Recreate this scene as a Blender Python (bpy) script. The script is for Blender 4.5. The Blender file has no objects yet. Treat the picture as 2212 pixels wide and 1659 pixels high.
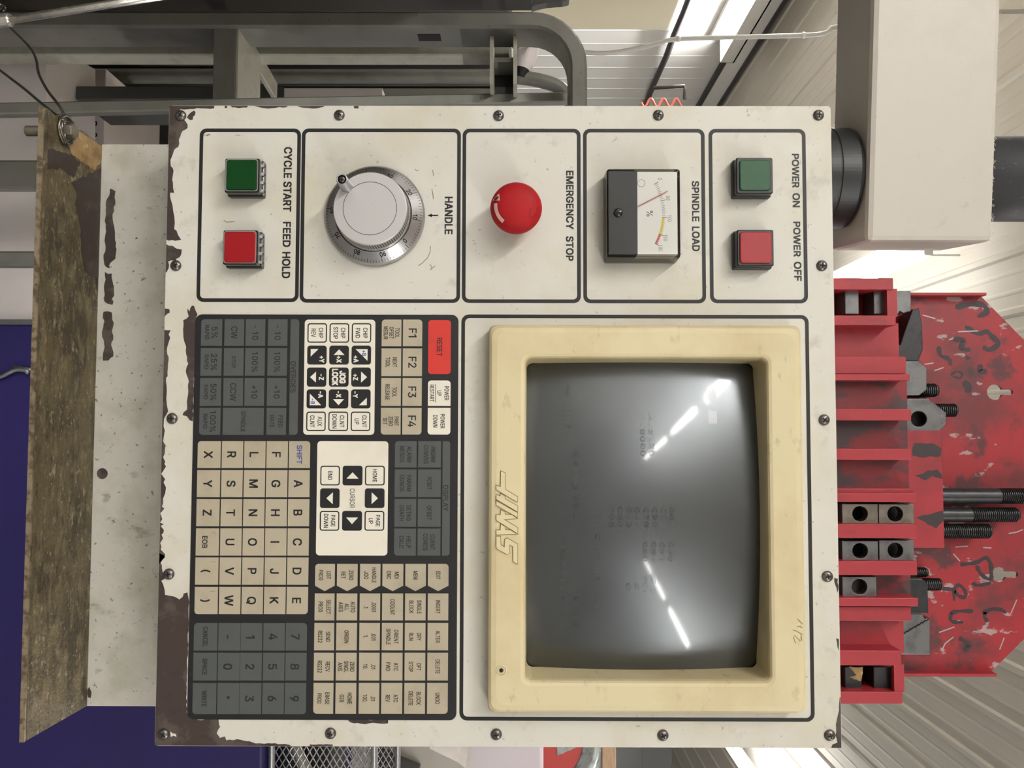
import bpy, bmesh, math, random, os
from mathutils import Vector, Matrix
from mathutils.geometry import delaunay_2d_cdt

random.seed(7)
SC = bpy.context.scene
COL = SC.collection
PI = math.pi
ZO = 1.22            # height of the panel's lower edge above the floor
RC = 2.58            # ceiling height above the lens

# ---------------------------------------------------------------- camera
CX, CY, CZ = 0.2576, -0.6711, 0.2785
F = 1838.0


def rotm(a, b, c):
    return Matrix.Rotation(c, 3, 'Z') @ Matrix.Rotation(b, 3, 'Y') @ Matrix.Rotation(a, 3, 'X')


BASE = Matrix(((0, -1, 0), (0, 0, -1), (1, 0, 0)))
RCAM = BASE @ rotm(0.0503, 0.0033, 0.0022)
cam = bpy.data.cameras.new('camera')
camo = bpy.data.objects.new('camera', cam)
COL.objects.link(camo)
cam.sensor_width = 36.0
cam.lens = 36.0 * F / 2212.0
cam.clip_start = 0.01
cam.clip_end = 100
camo.matrix_world = Matrix.Translation((CX, CY, CZ + ZO)) @ RCAM.to_4x4()
SC.camera = camo

# ---------------------------------------------------------------- world, exposure
w = bpy.data.worlds.new('world')
SC.world = w
w.use_nodes = True
w.node_tree.nodes['Background'].inputs[0].default_value = (0.95, 0.97, 1.0, 1)
w.node_tree.nodes['Background'].inputs[1].default_value = 0.05
SC.view_settings.view_transform = 'Standard'
SC.view_settings.look = 'None'
SC.view_settings.gamma = 1.0
SC.view_settings.exposure = 1.28
SC.view_settings.use_curve_mapping = False
TUBE = 30.0          # emission of the fluorescent tubes' own surface
LAMPW = 27.0         # light thrown down by one strip light
SC.cycles.sample_clamp_indirect = 4.0
SC.cycles.caustics_reflective = False


# ---------------------------------------------------------------- maths helpers
def P(px, py, y=0.0):
    """point (local frame, z from panel foot) that stands at depth y"""
    d = RCAM @ Vector(((px - 1106) / F, -(py - 829.5) / F, -1.0))
    t = (y - CY) / d.y
    return Vector((CX + d.x * t, y, CZ + d.z * t))


def PZ(px, py, z):
    d = RCAM @ Vector(((px - 1106) / F, -(py - 829.5) / F, -1.0))
    t = (z - CZ) / d.z
    return Vector((CX + d.x * t, CY + d.y * t, z))


def XZ(px, py, y=0.0):
    p = P(px, py, y)
    return (p.x, p.z)


def RECT(x0, y0, x1, y1, y=0.0):
    a = P(x0, y0, y)
    b = P(x1, y1, y)
    return (min(a.x, b.x), max(a.x, b.x), min(a.z, b.z), max(a.z, b.z))


def zm(ox, oy, s, pts):
    return [(ox + a / s, oy + b / s) for a, b in pts]


# ---------------------------------------------------------------- materials
def lin(c):
    return tuple(((v / 255) / 12.92 if v / 255 <= 0.04045 else ((v / 255 + 0.055) / 1.055) ** 2.4) for v in c) + (1,)


def pm(name, col, rough=0.5, metal=0.0, dirt=(), bump=None, coat=0.0, spec=0.5, emit=0.0, rvar=None):
    """procedural principled material; dirt = (colour, scale, lo, hi, strength, detail, stretch)"""
    m = bpy.data.materials.new(name)
    m.use_nodes = True
    nt = m.node_tree
    b = nt.nodes['Principled BSDF']
    b.inputs['Roughness'].default_value = rough
    b.inputs['Metallic'].default_value = metal
    b.inputs['Specular IOR Level'].default_value = spec
    b.inputs['Coat Weight'].default_value = coat
    b.inputs['Base Color'].default_value = lin(col)
    if emit:
        b.inputs['Emission Color'].default_value = lin(col)
        b.inputs['Emission Strength'].default_value = emit
    tc = nt.nodes.new('ShaderNodeTexCoord')
    cur = None

    def noise(scale, detail, stretch, rough_=0.6):
        mp = nt.nodes.new('ShaderNodeMapping')
        mp.inputs['Scale'].default_value = stretch
        mp.inputs['Location'].default_value = (random.uniform(0, 9), random.uniform(0, 9), random.uniform(0, 9))
        nt.links.new(tc.outputs['Object'], mp.inputs['Vector'])
        n = nt.nodes.new('ShaderNodeTexNoise')
        n.inputs['Scale'].default_value = scale
        n.inputs['Detail'].default_value = detail
        n.inputs['Roughness'].default_value = rough_
        nt.links.new(mp.outputs[0], n.inputs['Vector'])
        return n.outputs['Fac']
    for dcol, scale, lo, hi, strength, detail, stretch in dirt:
        f = noise(scale, detail, stretch)
        mr = nt.nodes.new('ShaderNodeMapRange')
        mr.inputs['From Min'].default_value = lo
        mr.inputs['From Max'].default_value = hi
        mr.inputs['To Max'].default_value = strength
        nt.links.new(f, mr.inputs['Value'])
        mx = nt.nodes.new('ShaderNodeMix')
        mx.data_type = 'RGBA'
        nt.links.new(mr.outputs[0], mx.inputs[0])
        if cur is None:
            mx.inputs[6].default_value = lin(col)
        else:
            nt.links.new(cur, mx.inputs[6])
        mx.inputs[7].default_value = lin(dcol)
        cur = mx.outputs[2]
    if cur is not None:
        nt.links.new(cur, b.inputs['Base Color'])
    if bump:
        f = noise(bump[0], 4, (1, 1, 1))
        bp = nt.nodes.new('ShaderNodeBump')
        bp.inputs['Strength'].default_value = bump[1]
        bp.inputs['Distance'].default_value = bump[2]
        nt.links.new(f, bp.inputs['Height'])
        nt.links.new(bp.outputs[0], b.inputs['Normal'])
    if rvar:
        f = noise(rvar[0], 5, (1, 1, 1))
        mr = nt.nodes.new('ShaderNodeMapRange')
        mr.inputs['From Min'].default_value = 0.35
        mr.inputs['From Max'].default_value = 0.65
        mr.inputs['To Min'].default_value = rvar[1]
        mr.inputs['To Max'].default_value = rvar[2]
        nt.links.new(f, mr.inputs['Value'])
        nt.links.new(mr.outputs[0], b.inputs['Roughness'])
    return m


U1 = (1, 1, 1)
M = {}
M['cream'] = pm('cream_paint', (213, 210, 201), 0.45, dirt=[((198, 190, 166), 12, .46, .68, .6, 5, U1), ((158, 152, 136), 42, .60, .72, .35, 7, U1), ((112, 104, 90), 210, .67, .72, .45, 4, U1)], bump=(900, .12, .0004))
M['primer'] = pm('brown_primer', (58, 46, 42), 0.6, dirt=[((82, 74, 68), 38, .52, .60, .8, 4, U1), ((40, 30, 27), 90, .55, .7, .5, 5, U1)])
M['print'] = pm('black_print', (14, 14, 15), 0.5, dirt=[((70, 68, 66), 300, .68, .76, .3, 3, U1)])
M['keyblack'] = pm('keypad_black', (22, 22, 25), 0.42, dirt=[((90, 86, 78), 160, .66, .8, .35, 5, U1)], bump=(1200, .1, .0003))
M['kbeige'] = pm('key_beige', (178, 168, 147), 0.45, dirt=[((140, 128, 104), 30, .5, .78, .5, 4, U1), ((110, 100, 84), 120, .64, .8, .3, 4, U1)])
M['kgrey'] = pm('key_grey', (76, 80, 80), 0.5, dirt=[((70, 72, 70), 60, .5, .8, .4, 4, U1)])
M['kwhite'] = pm('key_white', (232, 226, 212), 0.45, dirt=[((200, 190, 165), 30, .5, .8, .4, 4, U1)])
M['kred'] = pm('key_red', (204, 50, 40), 0.45, dirt=[((150, 50, 40), 60, .55, .8, .35, 4, U1)])
M['ink'] = pm('ink_black', (18, 17, 17), 0.5)
M['inkgrey'] = pm('ink_on_grey', (26, 27, 27), 0.5)
M['inkblue'] = pm('ink_blue', (58, 72, 150), 0.5)
M['inkwhite'] = pm('ink_white', (232, 228, 215), 0.5)
M['bezel'] = pm('aged_plastic', (217, 203, 164), 0.42, dirt=[((190, 170, 124), 9, .46, .66, .6, 5, U1), ((120, 104, 72), 40, .62, .74, .45, 6, (1, 1, 2.2))], bump=(700, .06, .0003))
M['logo'] = pm('logo_plastic', (219, 205, 166), 0.4, dirt=[((150, 130, 86), 60, .62, .8, .4, 4, U1)])
M['blackplastic'] = pm('black_plastic', (30, 30, 31), 0.4, dirt=[((80, 76, 70), 200, .62, .8, .35, 5, U1)])
M['glossblack'] = pm('glossy_black', (20, 20, 21), 0.22, spec=.7, dirt=[((80, 76, 70), 150, .68, .8, .3, 5, U1)])
M['greenoff'] = pm('green_lens', (0, 60, 16), 0.35, dirt=[((4, 50, 18), 60, .5, .8, .4, 3, U1)], spec=.25)
M['greenmat'] = pm('green_cap', (26, 78, 46), 0.5, dirt=[((36, 78, 52), 90, .55, .75, .5, 5, U1)])
M['redmat'] = pm('red_cap', (158, 36, 42), 0.5, dirt=[((110, 42, 44), 110, .58, .75, .5, 5, U1)])
M['redlens'] = pm('red_lens', (150, 18, 26), 0.35, spec=.3, dirt=[((120, 34, 36), 60, .5, .75, .5, 3, U1)])
M['estop'] = pm('red_mushroom', (168, 24, 30), 0.62, spec=.25, dirt=[((112, 36, 34), 70, .60, .78, .6, 5, U1)])
M['estopdark'] = pm('red_mushroom_groove', (96, 26, 28), 0.5)
M['pink'] = pm('worn_white_paint', (222, 180, 174), 0.5)
M['alu'] = pm('brushed_aluminium', (196, 194, 196), 0.34, 1.0, dirt=[((150, 148, 148), 25, .45, .75, .4, 4, U1)])
M['aludial'] = pm('dial_aluminium', (192, 190, 192), 0.3, 1.0)
M['knurl'] = pm('knurled_aluminium', (190, 188, 188), 0.45, 0.35)
M['knurldark'] = pm('knurl_groove', (70, 66, 64), 0.5)
M['alucap'] = pm('frosted_aluminium', (200, 197, 198), 0.5, 0.75, dirt=[((150, 142, 138), 90, .66, .78, .5, 4, U1)])
M['dark'] = pm('dark_gap', (16, 15, 15), 0.7)
M['steel'] = pm('screw_steel', (120, 116, 112), 0.35, 0.9, dirt=[((70, 62, 56), 300, .45, .7, .7, 4, U1)])
M['rustysteel'] = pm('worn_steel', (124, 118, 110), 0.5, 0.7, dirt=[((86, 76, 66), 60, .45, .7, .7, 5, U1), ((150, 128, 100), 90, .62, .75, .5, 5, U1)])
M['blacksteel'] = pm('black_oxide_steel', (60, 60, 62), 0.38, 0.6, dirt=[((36, 35, 36), 150, .5, .7, .5, 4, U1)])
M['greysteel'] = pm('grey_steel', (112, 112, 113), 0.42, 0.6, dirt=[((74, 74, 76), 60, .48, .68, .7, 5, U1), ((150, 148, 146), 160, .64, .78, .5, 4, U1)])
M['rackred'] = pm('red_rack_paint', (160, 42, 52), 0.5, dirt=[((104, 32, 40), 16, .5, .7, .6, 5, U1), ((78, 44, 48), 60, .62, .74, .6, 6, (1, 1, .5)), ((190, 170, 166), 230, .735, .77, .7, 4, (1, 1, .6))])
M['rackredworn'] = pm('worn_red_plate', (156, 36, 46), 0.45, dirt=[((84, 44, 48), 13, .50, .64, .75, 6, U1), ((56, 46, 48), 26, .54, .62, .8, 7, U1), ((168, 156, 154), 70, .60, .63, .8, 9, (1, 1, .55)), ((160, 150, 148), 20, .69, .70, .9, 9, U1)])
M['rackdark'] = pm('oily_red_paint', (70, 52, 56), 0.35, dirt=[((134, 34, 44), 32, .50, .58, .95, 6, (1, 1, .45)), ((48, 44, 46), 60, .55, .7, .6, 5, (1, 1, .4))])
M['marker'] = pm('black_marker', (50, 40, 44), 0.5)
M['scrape'] = pm('bare_metal_scrape', (172, 164, 160), 0.4, .3)
M['armcream'] = pm('arm_cream_paint', (202, 196, 187), 0.42, dirt=[((186, 172, 142), 9, .52, .78, .5, 5, U1), ((140, 132, 122), 42, .66, .78, .35, 6, U1), ((60, 52, 46), 300, .75, .79, .6, 2, U1)], bump=(700, .15, .0004))
M['rubber'] = pm('black_rubber', (38, 38, 40), 0.42, dirt=[((90, 86, 86), 120, .66, .8, .3, 5, U1)])
M['lint'] = pm('linty_black', (40, 40, 44), 0.6, dirt=[((130, 124, 120), 200, .63, .75, .55, 8, (1, 1, .5))])
M['fuzz'] = pm('pale_lint', (226, 220, 200), .9)
M['shelfcream'] = pm('shelf_paint', (188, 185, 176), 0.5, dirt=[((156, 152, 136), 26, .46, .66, .6, 6, U1), ((104, 96, 80), 70, .60, .70, .6, 7, (1, 1, .5)), ((70, 62, 52), 240, .65, .69, .75, 4, U1)])
M['grime'] = pm('shelf_grime', (96, 84, 58), 0.5, dirt=[((58, 48, 34), 30, .44, .58, .8, 9, (.6, 1, 1)), ((126, 114, 84), 90, .50, .62, .6, 9, (.5, 1, 1)), ((44, 36, 28), 150, .54, .64, .7, 8, (.4, 1, 1)), ((170, 158, 128), 170, .59, .68, .65, 9, (.6, 1, 1)), ((200, 190, 160), 420, .62, .70, .6, 5, (.7, 1, 1))], bump=(240, .9, .002))
M['grimelight'] = pm('tan_grime', (168, 138, 92), 0.6, dirt=[((110, 84, 52), 60, .45, .65, .8, 8, U1), ((210, 186, 140), 160, .62, .72, .7, 7, U1)], bump=(200, .7, .0015))
M['edge'] = pm('bare_edge', (150, 136, 112), 0.4, .5, dirt=[((84, 68, 52), 140, .45, .6, .8, 5, U1)])
M['chrome'] = pm('chrome', (224, 220, 212), 0.3, .85, rvar=(60, .22, .36))
M['wire'] = pm('steel_wire', (128, 120, 112), 0.32, 0.9, dirt=[((70, 60, 52), 160, .5, .7, .7, 4, U1)])
M['bolt'] = pm('zinc_bolt', (128, 122, 108), 0.45, .6, dirt=[((82, 76, 66), 120, .45, .7, .7, 5, U1)])
M['cartpaint'] = pm('grey_cart_paint', (118, 117, 110), 0.4, 0.2, dirt=[((96, 94, 88), 18, .45, .7, .6, 5, U1), ((58, 54, 50), 90, .66, .72, .7, 6, U1)])
M['cartlight'] = pm('pale_cart_paint', (176, 174, 160), 0.4, .2, dirt=[((120, 116, 100), 30, .5, .75, .5, 5, U1)])
M['locker'] = pm('olive_grey_locker', (112, 112, 102), 0.45, dirt=[((90, 90, 82), 6, .45, .7, .5, 4, U1)])
M['lockerdark'] = pm('dark_grey_locker', (70, 70, 67), 0.45)
M['whitebox'] = pm('white_card', (222, 214, 212), 0.6, dirt=[((200, 192, 188), 8, .5, .8, .5, 4, U1)])
M['bucket'] = pm('pale_lilac_plastic', (226, 216, 222), 0.45)
M['blue'] = pm('dark_blue_paint', (34, 27, 92), 0.5, dirt=[((32, 26, 80), 5, .45, .75, .6, 4, U1)])
M['darkbrown'] = pm('dark_brown_sheet', (46, 42, 36), 0.5, dirt=[((30, 26, 24), 8, .45, .7, .6, 4, U1)])
M['beige'] = pm('beige_machine', (222, 212, 186), 0.5)
M['galv'] = pm('galvanised', (150, 154, 152), 0.42, .7, dirt=[((100, 104, 104), 40, .48, .62, .7, 3, U1), ((196, 196, 192), 60, .62, .72, .6, 3, U1)])
M['redtin'] = pm('red_tin', (186, 60, 54), 0.45)
M['wood'] = pm('pale_wood', (182, 150, 120), 0.6, dirt=[((150, 116, 88), 30, .45, .7, .6, 5, (1, 1, 6))])
M['sheet'] = pm('sheet_metal', (198, 192, 184), 0.34, .5, dirt=[((160, 152, 142), 12, .45, .75, .5, 5, U1)])
M['wiremesh'] = pm('mesh_wire', (190, 190, 192), 0.3, .85)
M['walls'] = pm('white_wall_panel', (244, 242, 238), 0.5)
M['ceil'] = pm('white_ceiling_metal', (224, 217, 206), 0.56, .0, spec=.6)
M['floor'] = pm('concrete', (116, 113, 108), 0.7, dirt=[((84, 82, 78), 3, .4, .7, .6, 6, U1)])
M['wallsdim'] = pm('grey_wall_panel', (150, 150, 148), 0.6)
M['greywall'] = pm('grey_door_panel', (196, 200, 204), 0.5)
M['pipe'] = pm('grey_pipe', (196, 194, 190), 0.4)
M['darkrail'] = pm('dark_rail', (62, 58, 58), 0.5, dirt=[((110, 106, 104), 40, .6, .7, .5, 4, U1)])
M['lampwhite'] = pm('lamp_housing', (232, 230, 226), 0.4)
M['hose'] = pm('red_hose', (214, 110, 96), 0.5)
M['dialpaper'] = pm('meter_scale', (250, 249, 246), 0.5)
M['yellow'] = pm('meter_yellow', (232, 206, 70), 0.5)
M['meterred'] = pm('meter_red', (222, 104, 100), 0.5)
M['greyink'] = pm('grey_ink', (120, 118, 112), 0.5)
M['pencil_and_shade'] = pm('pencil_and_shade', (140, 124, 92), 0.5)
M['smudge'] = pm('faint_smudge', (176, 172, 156), 0.5)


def tube_mat(name, k):
    m = bpy.data.materials.new(name)
    m.use_nodes = True
    nt = m.node_tree
    nt.nodes.remove(nt.nodes['Principled BSDF'])
    e = nt.nodes.new('ShaderNodeEmission')
    e.inputs[0].default_value = (1.0, .985, .945, 1)
    e.inputs[1].default_value = k
    nt.links.new(e.outputs[0], nt.nodes['Material Output'].inputs[0])
    return m


M['tube'] = tube_mat('tube_light', TUBE)
M['tubewall'] = tube_mat('wall_tube_light', TUBE * 3.6)
M['tubedim'] = tube_mat('dimmed_tube_light', TUBE * .4)  # emission turned down to spare the ceiling near this lamp


def clear_mat(name, tint, gloss):
    m = bpy.data.materials.new(name)
    m.use_nodes = True
    nt = m.node_tree
    nt.nodes.remove(nt.nodes['Principled BSDF'])
    t = nt.nodes.new('ShaderNodeBsdfTransparent')
    t.inputs[0].default_value = lin(tint)
    g = nt.nodes.new('ShaderNodeBsdfGlossy')
    g.inputs['Roughness'].default_value = .08
    fr = nt.nodes.new('ShaderNodeFresnel')
    fr.inputs[0].default_value = gloss
    mx = nt.nodes.new('ShaderNodeMixShader')
    nt.links.new(fr.outputs[0], mx.inputs[0])
    nt.links.new(t.outputs[0], mx.inputs[1])
    nt.links.new(g.outputs[0], mx.inputs[2])
    nt.links.new(mx.outputs[0], nt.nodes['Material Output'].inputs[0])
    return m


M['clear'] = clear_mat('clear_plastic', (255, 255, 253), 1.3)
M['clearedge'] = clear_mat('clear_plastic_edge', (214, 210, 200), 1.4)


def screen_mat(name='tube_screen', col=(12, 14, 15), col2=(9, 11, 12)):
    """dark tube face behind greasy glass: sharp coat, and a smeared film that spreads the glare"""
    m = pm(name, col, 0.5, dirt=[(col2, 16, .4, .7, .6, 4, U1)], spec=.2)
    nt = m.node_tree
    b = nt.nodes['Principled BSDF']
    b.inputs['Coat Weight'].default_value = .5
    b.inputs['Coat Roughness'].default_value = .07
    tc = nt.nodes['Texture Coordinate']
    n = nt.nodes.new('ShaderNodeTexNoise')
    n.inputs['Scale'].default_value = 16
    n.inputs['Detail'].default_value = 5
    nt.links.new(tc.outputs['Object'], n.inputs['Vector'])
    mr = nt.nodes.new('ShaderNodeMapRange')
    mr.inputs['From Min'].default_value = .3
    mr.inputs['From Max'].default_value = .7
    mr.inputs['To Min'].default_value = .277
    mr.inputs['To Max'].default_value = .34
    nt.links.new(n.outputs['Fac'], mr.inputs['Value'])
    g = nt.nodes.new('ShaderNodeBsdfGlossy')
    nt.links.new(mr.outputs[0], g.inputs['Roughness'])
    g.inputs['Color'].default_value = (.88, .94, 1.0, 1)
    mx = nt.nodes.new('ShaderNodeMixShader')
    mx.inputs[0].default_value = .12
    nt.links.new(b.outputs[0], mx.inputs[1])
    nt.links.new(g.outputs[0], mx.inputs[2])
    nt.links.new(mx.outputs[0], nt.nodes['Material Output'].inputs[0])
    return m


M['screen'] = screen_mat()
M['ghost'] = screen_mat('burnt_in_text', (54, 54, 52), (50, 50, 49))
M['ghostbar'] = screen_mat('burnt_in_bar', (72, 48, 40), (66, 46, 40))

# ---------------------------------------------------------------- mesh helpers


class MB:
    """collects geometry for ONE mesh object, in the local frame"""

    def __init__(self):
        self.bm = bmesh.new()
        self.mats = []

    def mi(self, mat):
        if mat not in self.mats:
            self.mats.append(mat)
        return self.mats.index(mat)

    def face(self, vs, mat, smooth=False):
        try:
            f = self.bm.faces.new(vs)
        except ValueError:
            return None
        f.material_index = self.mi(mat)
        f.smooth = smooth
        return f

    def v(self, p):
        return self.bm.verts.new(p)

    def quadpts(self, pts, mat):
        return self.face([self.v(p) for p in pts], mat)

    def box(self, x0, x1, y0, y1, z0, z1, mat, bevel=0.0, open_front=False, xf=None):
        vs = [self.v((x, y, z)) for x in (x0, x1) for y in (y0, y1) for z in (z0, z1)]
        idx = [(0, 1, 3, 2), (4, 6, 7, 5), (0, 4, 5, 1), (2, 3, 7, 6), (0, 2, 6, 4), (1, 5, 7, 3)]
        fs = []
        for k, q in enumerate(idx):
            if open_front and k == 2:
                continue
            fs.append(self.face([vs[i] for i in q], mat))
        if bevel:
            es = list({e for f in fs for e in f.edges})
            r = bmesh.ops.bevel(self.bm, geom=es, offset=bevel, segments=2, profile=.5, affect='EDGES', clamp_overlap=True)
            for f in r['faces']:
                f.material_index = self.mi(mat)
            vs = list({v for f in r['faces'] for v in f.verts} | {v for v in vs if v.is_valid})
        if xf:
            for v in vs:
                if v.is_valid:
                    v.co = xf @ v.co
        return vs

    def prism(self, loop, y0, y1, mat, side=None, cap_back=True):
        """loop of (x, z), front at y0 (towards the lens, smaller y)"""
        n = len(loop)
        a = [self.v((x, y0, z)) for x, z in loop]
        self.face(a, mat)
        if y1 is None:
            return
        b = [self.v((x, y1, z)) for x, z in loop]
        for i in range(n):
            self.face([a[i], b[i], b[(i + 1) % n], a[(i + 1) % n]], side or mat)
        if cap_back:
            self.face(b[::-1], mat)

    def loft(self, loops, mat, smooth=True, cap0=False, cap1=False, closed=True):
        """loops of 3-D points with equal counts"""
        rows = [[self.v(p) for p in lp] for lp in loops]
        n = len(rows[0])
        for i in range(len(rows) - 1):
            m = mat[i] if isinstance(mat, (list, tuple)) else mat
            for j in range(n if closed else n - 1):
                k = (j + 1) % n
                self.face([rows[i][j], rows[i][k], rows[i + 1][k], rows[i + 1][j]], m, smooth)
        m0 = mat[0] if isinstance(mat, (list, tuple)) else mat
        m1 = mat[-1] if isinstance(mat, (list, tuple)) else mat
        if cap0:
            self.face(rows[0][::-1], m0)
        if cap1:
            self.face(rows[-1], m1)
        return rows

    def lathe(self, prof, c, axis, mat, seg=32, cap0=True, cap1=True, smooth=True, phase=0.0):
        """prof of (radius, height along axis)"""
        ax = Vector(axis).normalized()
        u = ax.orthogonal().normalized()
        wv = ax.cross(u)
        c = Vector(c)
        loops = []
        for r, h in prof:
            r = max(r, 1e-5)
            loops.append([c + ax * h + (u * math.cos(phase + 2 * PI * k / seg) + wv * math.sin(phase + 2 * PI * k / seg)) * r for k in range(seg)])
        return self.loft(loops, mat, smooth, cap0, cap1)

    def tube(self, pts, r, mat, seg=10, cap=True, sect=None, up=None, smooth=True):
        """round tube along pts, or section sect of (a, b) offsets on side/up axes"""
        pts = [Vector(p) for p in pts]
        n = len(pts)
        loops = []
        prev = Vector(up) if up else None
        for i, p in enumerate(pts):
            t = (pts[min(i + 1, n - 1)] - pts[max(i - 1, 0)]).normalized()
            if prev is None:
                prev = t.orthogonal()
            b = (prev - t * prev.dot(t)).normalized()
            prev = b
            a = t.cross(b)
            rr_ = r[i] if isinstance(r, (list, tuple)) else r
            if sect:
                loops.append([p + a * s + b * q for s, q in sect])
            else:
                loops.append([p + (a * math.cos(2 * PI * k / seg) + b * math.sin(2 * PI * k / seg)) * rr_ for k in range(seg)])
        self.loft(loops, mat, smooth if not sect else False, cap, cap)

    def stroke(self, pts, wd, y, mat, fn=None):
        """flat ribbon along (x, z) points"""
        n = len(pts)
        L = []
        for i in range(n):
            a = Vector(pts[max(i - 1, 0)])
            b = Vector(pts[min(i + 1, n - 1)])
            t = (b - a)
            t = t.normalized() if t.length > 0 else Vector((1, 0))
            nrm = Vector((-t.y, t.x))
            ww = wd[i] if isinstance(wd, (list, tuple)) else wd
            p = Vector(pts[i])
            L.append((p + nrm * ww / 2, p - nrm * ww / 2))
        fn = fn or (lambda q: (q[0], y, q[1]))
        vs = [(self.v(fn(a)), self.v(fn(b))) for a, b in L]
        for i in range(n - 1):
            self.face([vs[i][0], vs[i + 1][0], vs[i + 1][1], vs[i][1]], mat)

    def add_mesh(self, me, mat, fn):
        raw = isinstance(me, Glyphs)
        vs = [self.v(fn(v if raw else v.co)) for v in me.vertices]
        for p in me.polygons:
            self.face([vs[i] for i in (p if raw else p.vertices)], mat)

    def plate(self, loops, y, t, mat, bev=0.0, fn=None, grow=0.0):
        """filled 2-D outline with holes (curve fill); front at y-t, back at y"""
        cu = bpy.data.curves.new('c', 'CURVE')
        cu.dimensions = '2D'
        cu.fill_mode = 'BOTH'
        cu.extrude = max(t / 2 - bev, 0)
        cu.bevel_depth = bev
        cu.bevel_resolution = 1
        cu.offset = -bev + grow
        for lp in loops:
            s = cu.splines.new('POLY')
            s.points.add(len(lp) - 1)
            for q, pt in zip(lp, s.points):
                pt.co = (q[0], q[1], 0, 1)
            s.use_cyclic_u = True
        o = bpy.data.objects.new('c', cu)
        me = bpy.data.meshes.new_from_object(o)
        if fn is None:
            def fn(c):
                return (c.x, y - t / 2 - c.z, c.y)
        self.add_mesh(me, mat, fn)
        bpy.data.meshes.remove(me)
        bpy.data.objects.remove(o)
        bpy.data.curves.remove(cu)

    def text(self, s, x, z, h, y, mat, width=None, xs=1.0, bold=0.0, rot=0.0, align='C', fn=None, mono=False):
        me, wd, x0, cap = glyphs(s, mono)
        k = h / cap
        kx = (width / wd) if width else k * xs
        ca, sa = math.cos(rot), math.sin(rot)
        d = bold * k
        for j, (da, db) in enumerate(((-d, -d), (d, -d), (d, d), (-d, d)) if bold else ((0, 0),)):
            def g(c):
                a = (c.x - x0 - wd / 2) * kx + da
                b = (c.y - cap / 2) * k + db
                if fn:
                    return fn(a, b)
                return (x + a * ca - b * sa, y - j * 1.5e-5, z + a * sa + b * ca)
            self.add_mesh(me, mat, g)

    def build(self, name, parent=None, origin=None, smooth_angle=None):
        me = bpy.data.meshes.new(name)
        if origin is None:
            origin = parent['_o'] if parent is not None and '_o' in parent else None
        if origin is None:
            xs = [v.co for v in self.bm.verts]
            origin = ((min(p.x for p in xs) + max(p.x for p in xs)) / 2, (min(p.y for p in xs) + max(p.y for p in xs)) / 2, min(p.z for p in xs))
        ov = Vector(origin)
        for v in self.bm.verts:
            v.co -= ov
        bmesh.ops.recalc_face_normals(self.bm, faces=[f for f in self.bm.faces])
        self.bm.to_mesh(me)
        self.bm.free()
        for m in self.mats:
            me.materials.append(M[m])
        o = bpy.data.objects.new(name, me)
        COL.objects.link(o)
        if parent is not None:
            o.parent = parent
            o['_o'] = list(origin)
        else:
            o.location = ov + Vector((0, 0, ZO))
            o['_o'] = list(origin)
        return o


_FONTS = {}
_GL = {}


def font(mono=False):
    key = 'mono' if mono else 'sans'
    if key not in _FONTS:
        f = None
        try:
            base = bpy.utils.system_resource('DATAFILES', path='fonts')
            fp = os.path.join(base, 'DejaVuSansMono.woff2' if mono else 'Inter.woff2')
            if os.path.exists(fp):
                f = bpy.data.fonts.load(fp)
        except Exception:
            f = None
        _FONTS[key] = f
    return _FONTS[key]


def raw_glyph(s, mono):
    cu = bpy.data.curves.new('t', 'FONT')
    cu.body = s
    f = font(mono)
    if f:
        cu.font = f
    cu.fill_mode = 'NONE'
    cu.resolution_u = 4
    o = bpy.data.objects.new('t', cu)
    me = bpy.data.meshes.new_from_object(o)
    bpy.data.objects.remove(o)
    bpy.data.curves.remove(cu)
    return me


class Glyphs:
    """one word as plain points and polygons"""

    def __init__(self, vertices, polygons):
        self.vertices, self.polygons = vertices, polygons


ONE = [(.276, .509), (.276, 0), (.208, 0), (.208, .440), (.086, .358), (.086, .427), (.204, .509)]


def tidy(lp):
    """drop doubled and in-line points of an outline"""
    out = []
    for p in lp:
        if not out or math.hypot(p[0] - out[-1][0], p[1] - out[-1][1]) > 4e-4:
            out.append(p)
    if len(out) > 2 and math.hypot(out[0][0] - out[-1][0], out[0][1] - out[-1][1]) < 4e-4:
        out.pop()
    k = 0
    while k < len(out) and len(out) > 3:
        a, p, b_ = out[k - 1], out[k], out[(k + 1) % len(out)]
        ux, uy, vx, vy = p[0] - a[0], p[1] - a[1], b_[0] - p[0], b_[1] - p[1]
        cr = ux * vy - uy * vx
        if abs(cr) < 1.5e-3 * math.hypot(ux, uy) * math.hypot(vx, vy):
            out.pop(k)
            k = max(k - 1, 0)
        else:
            k += 1
    return out


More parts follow.
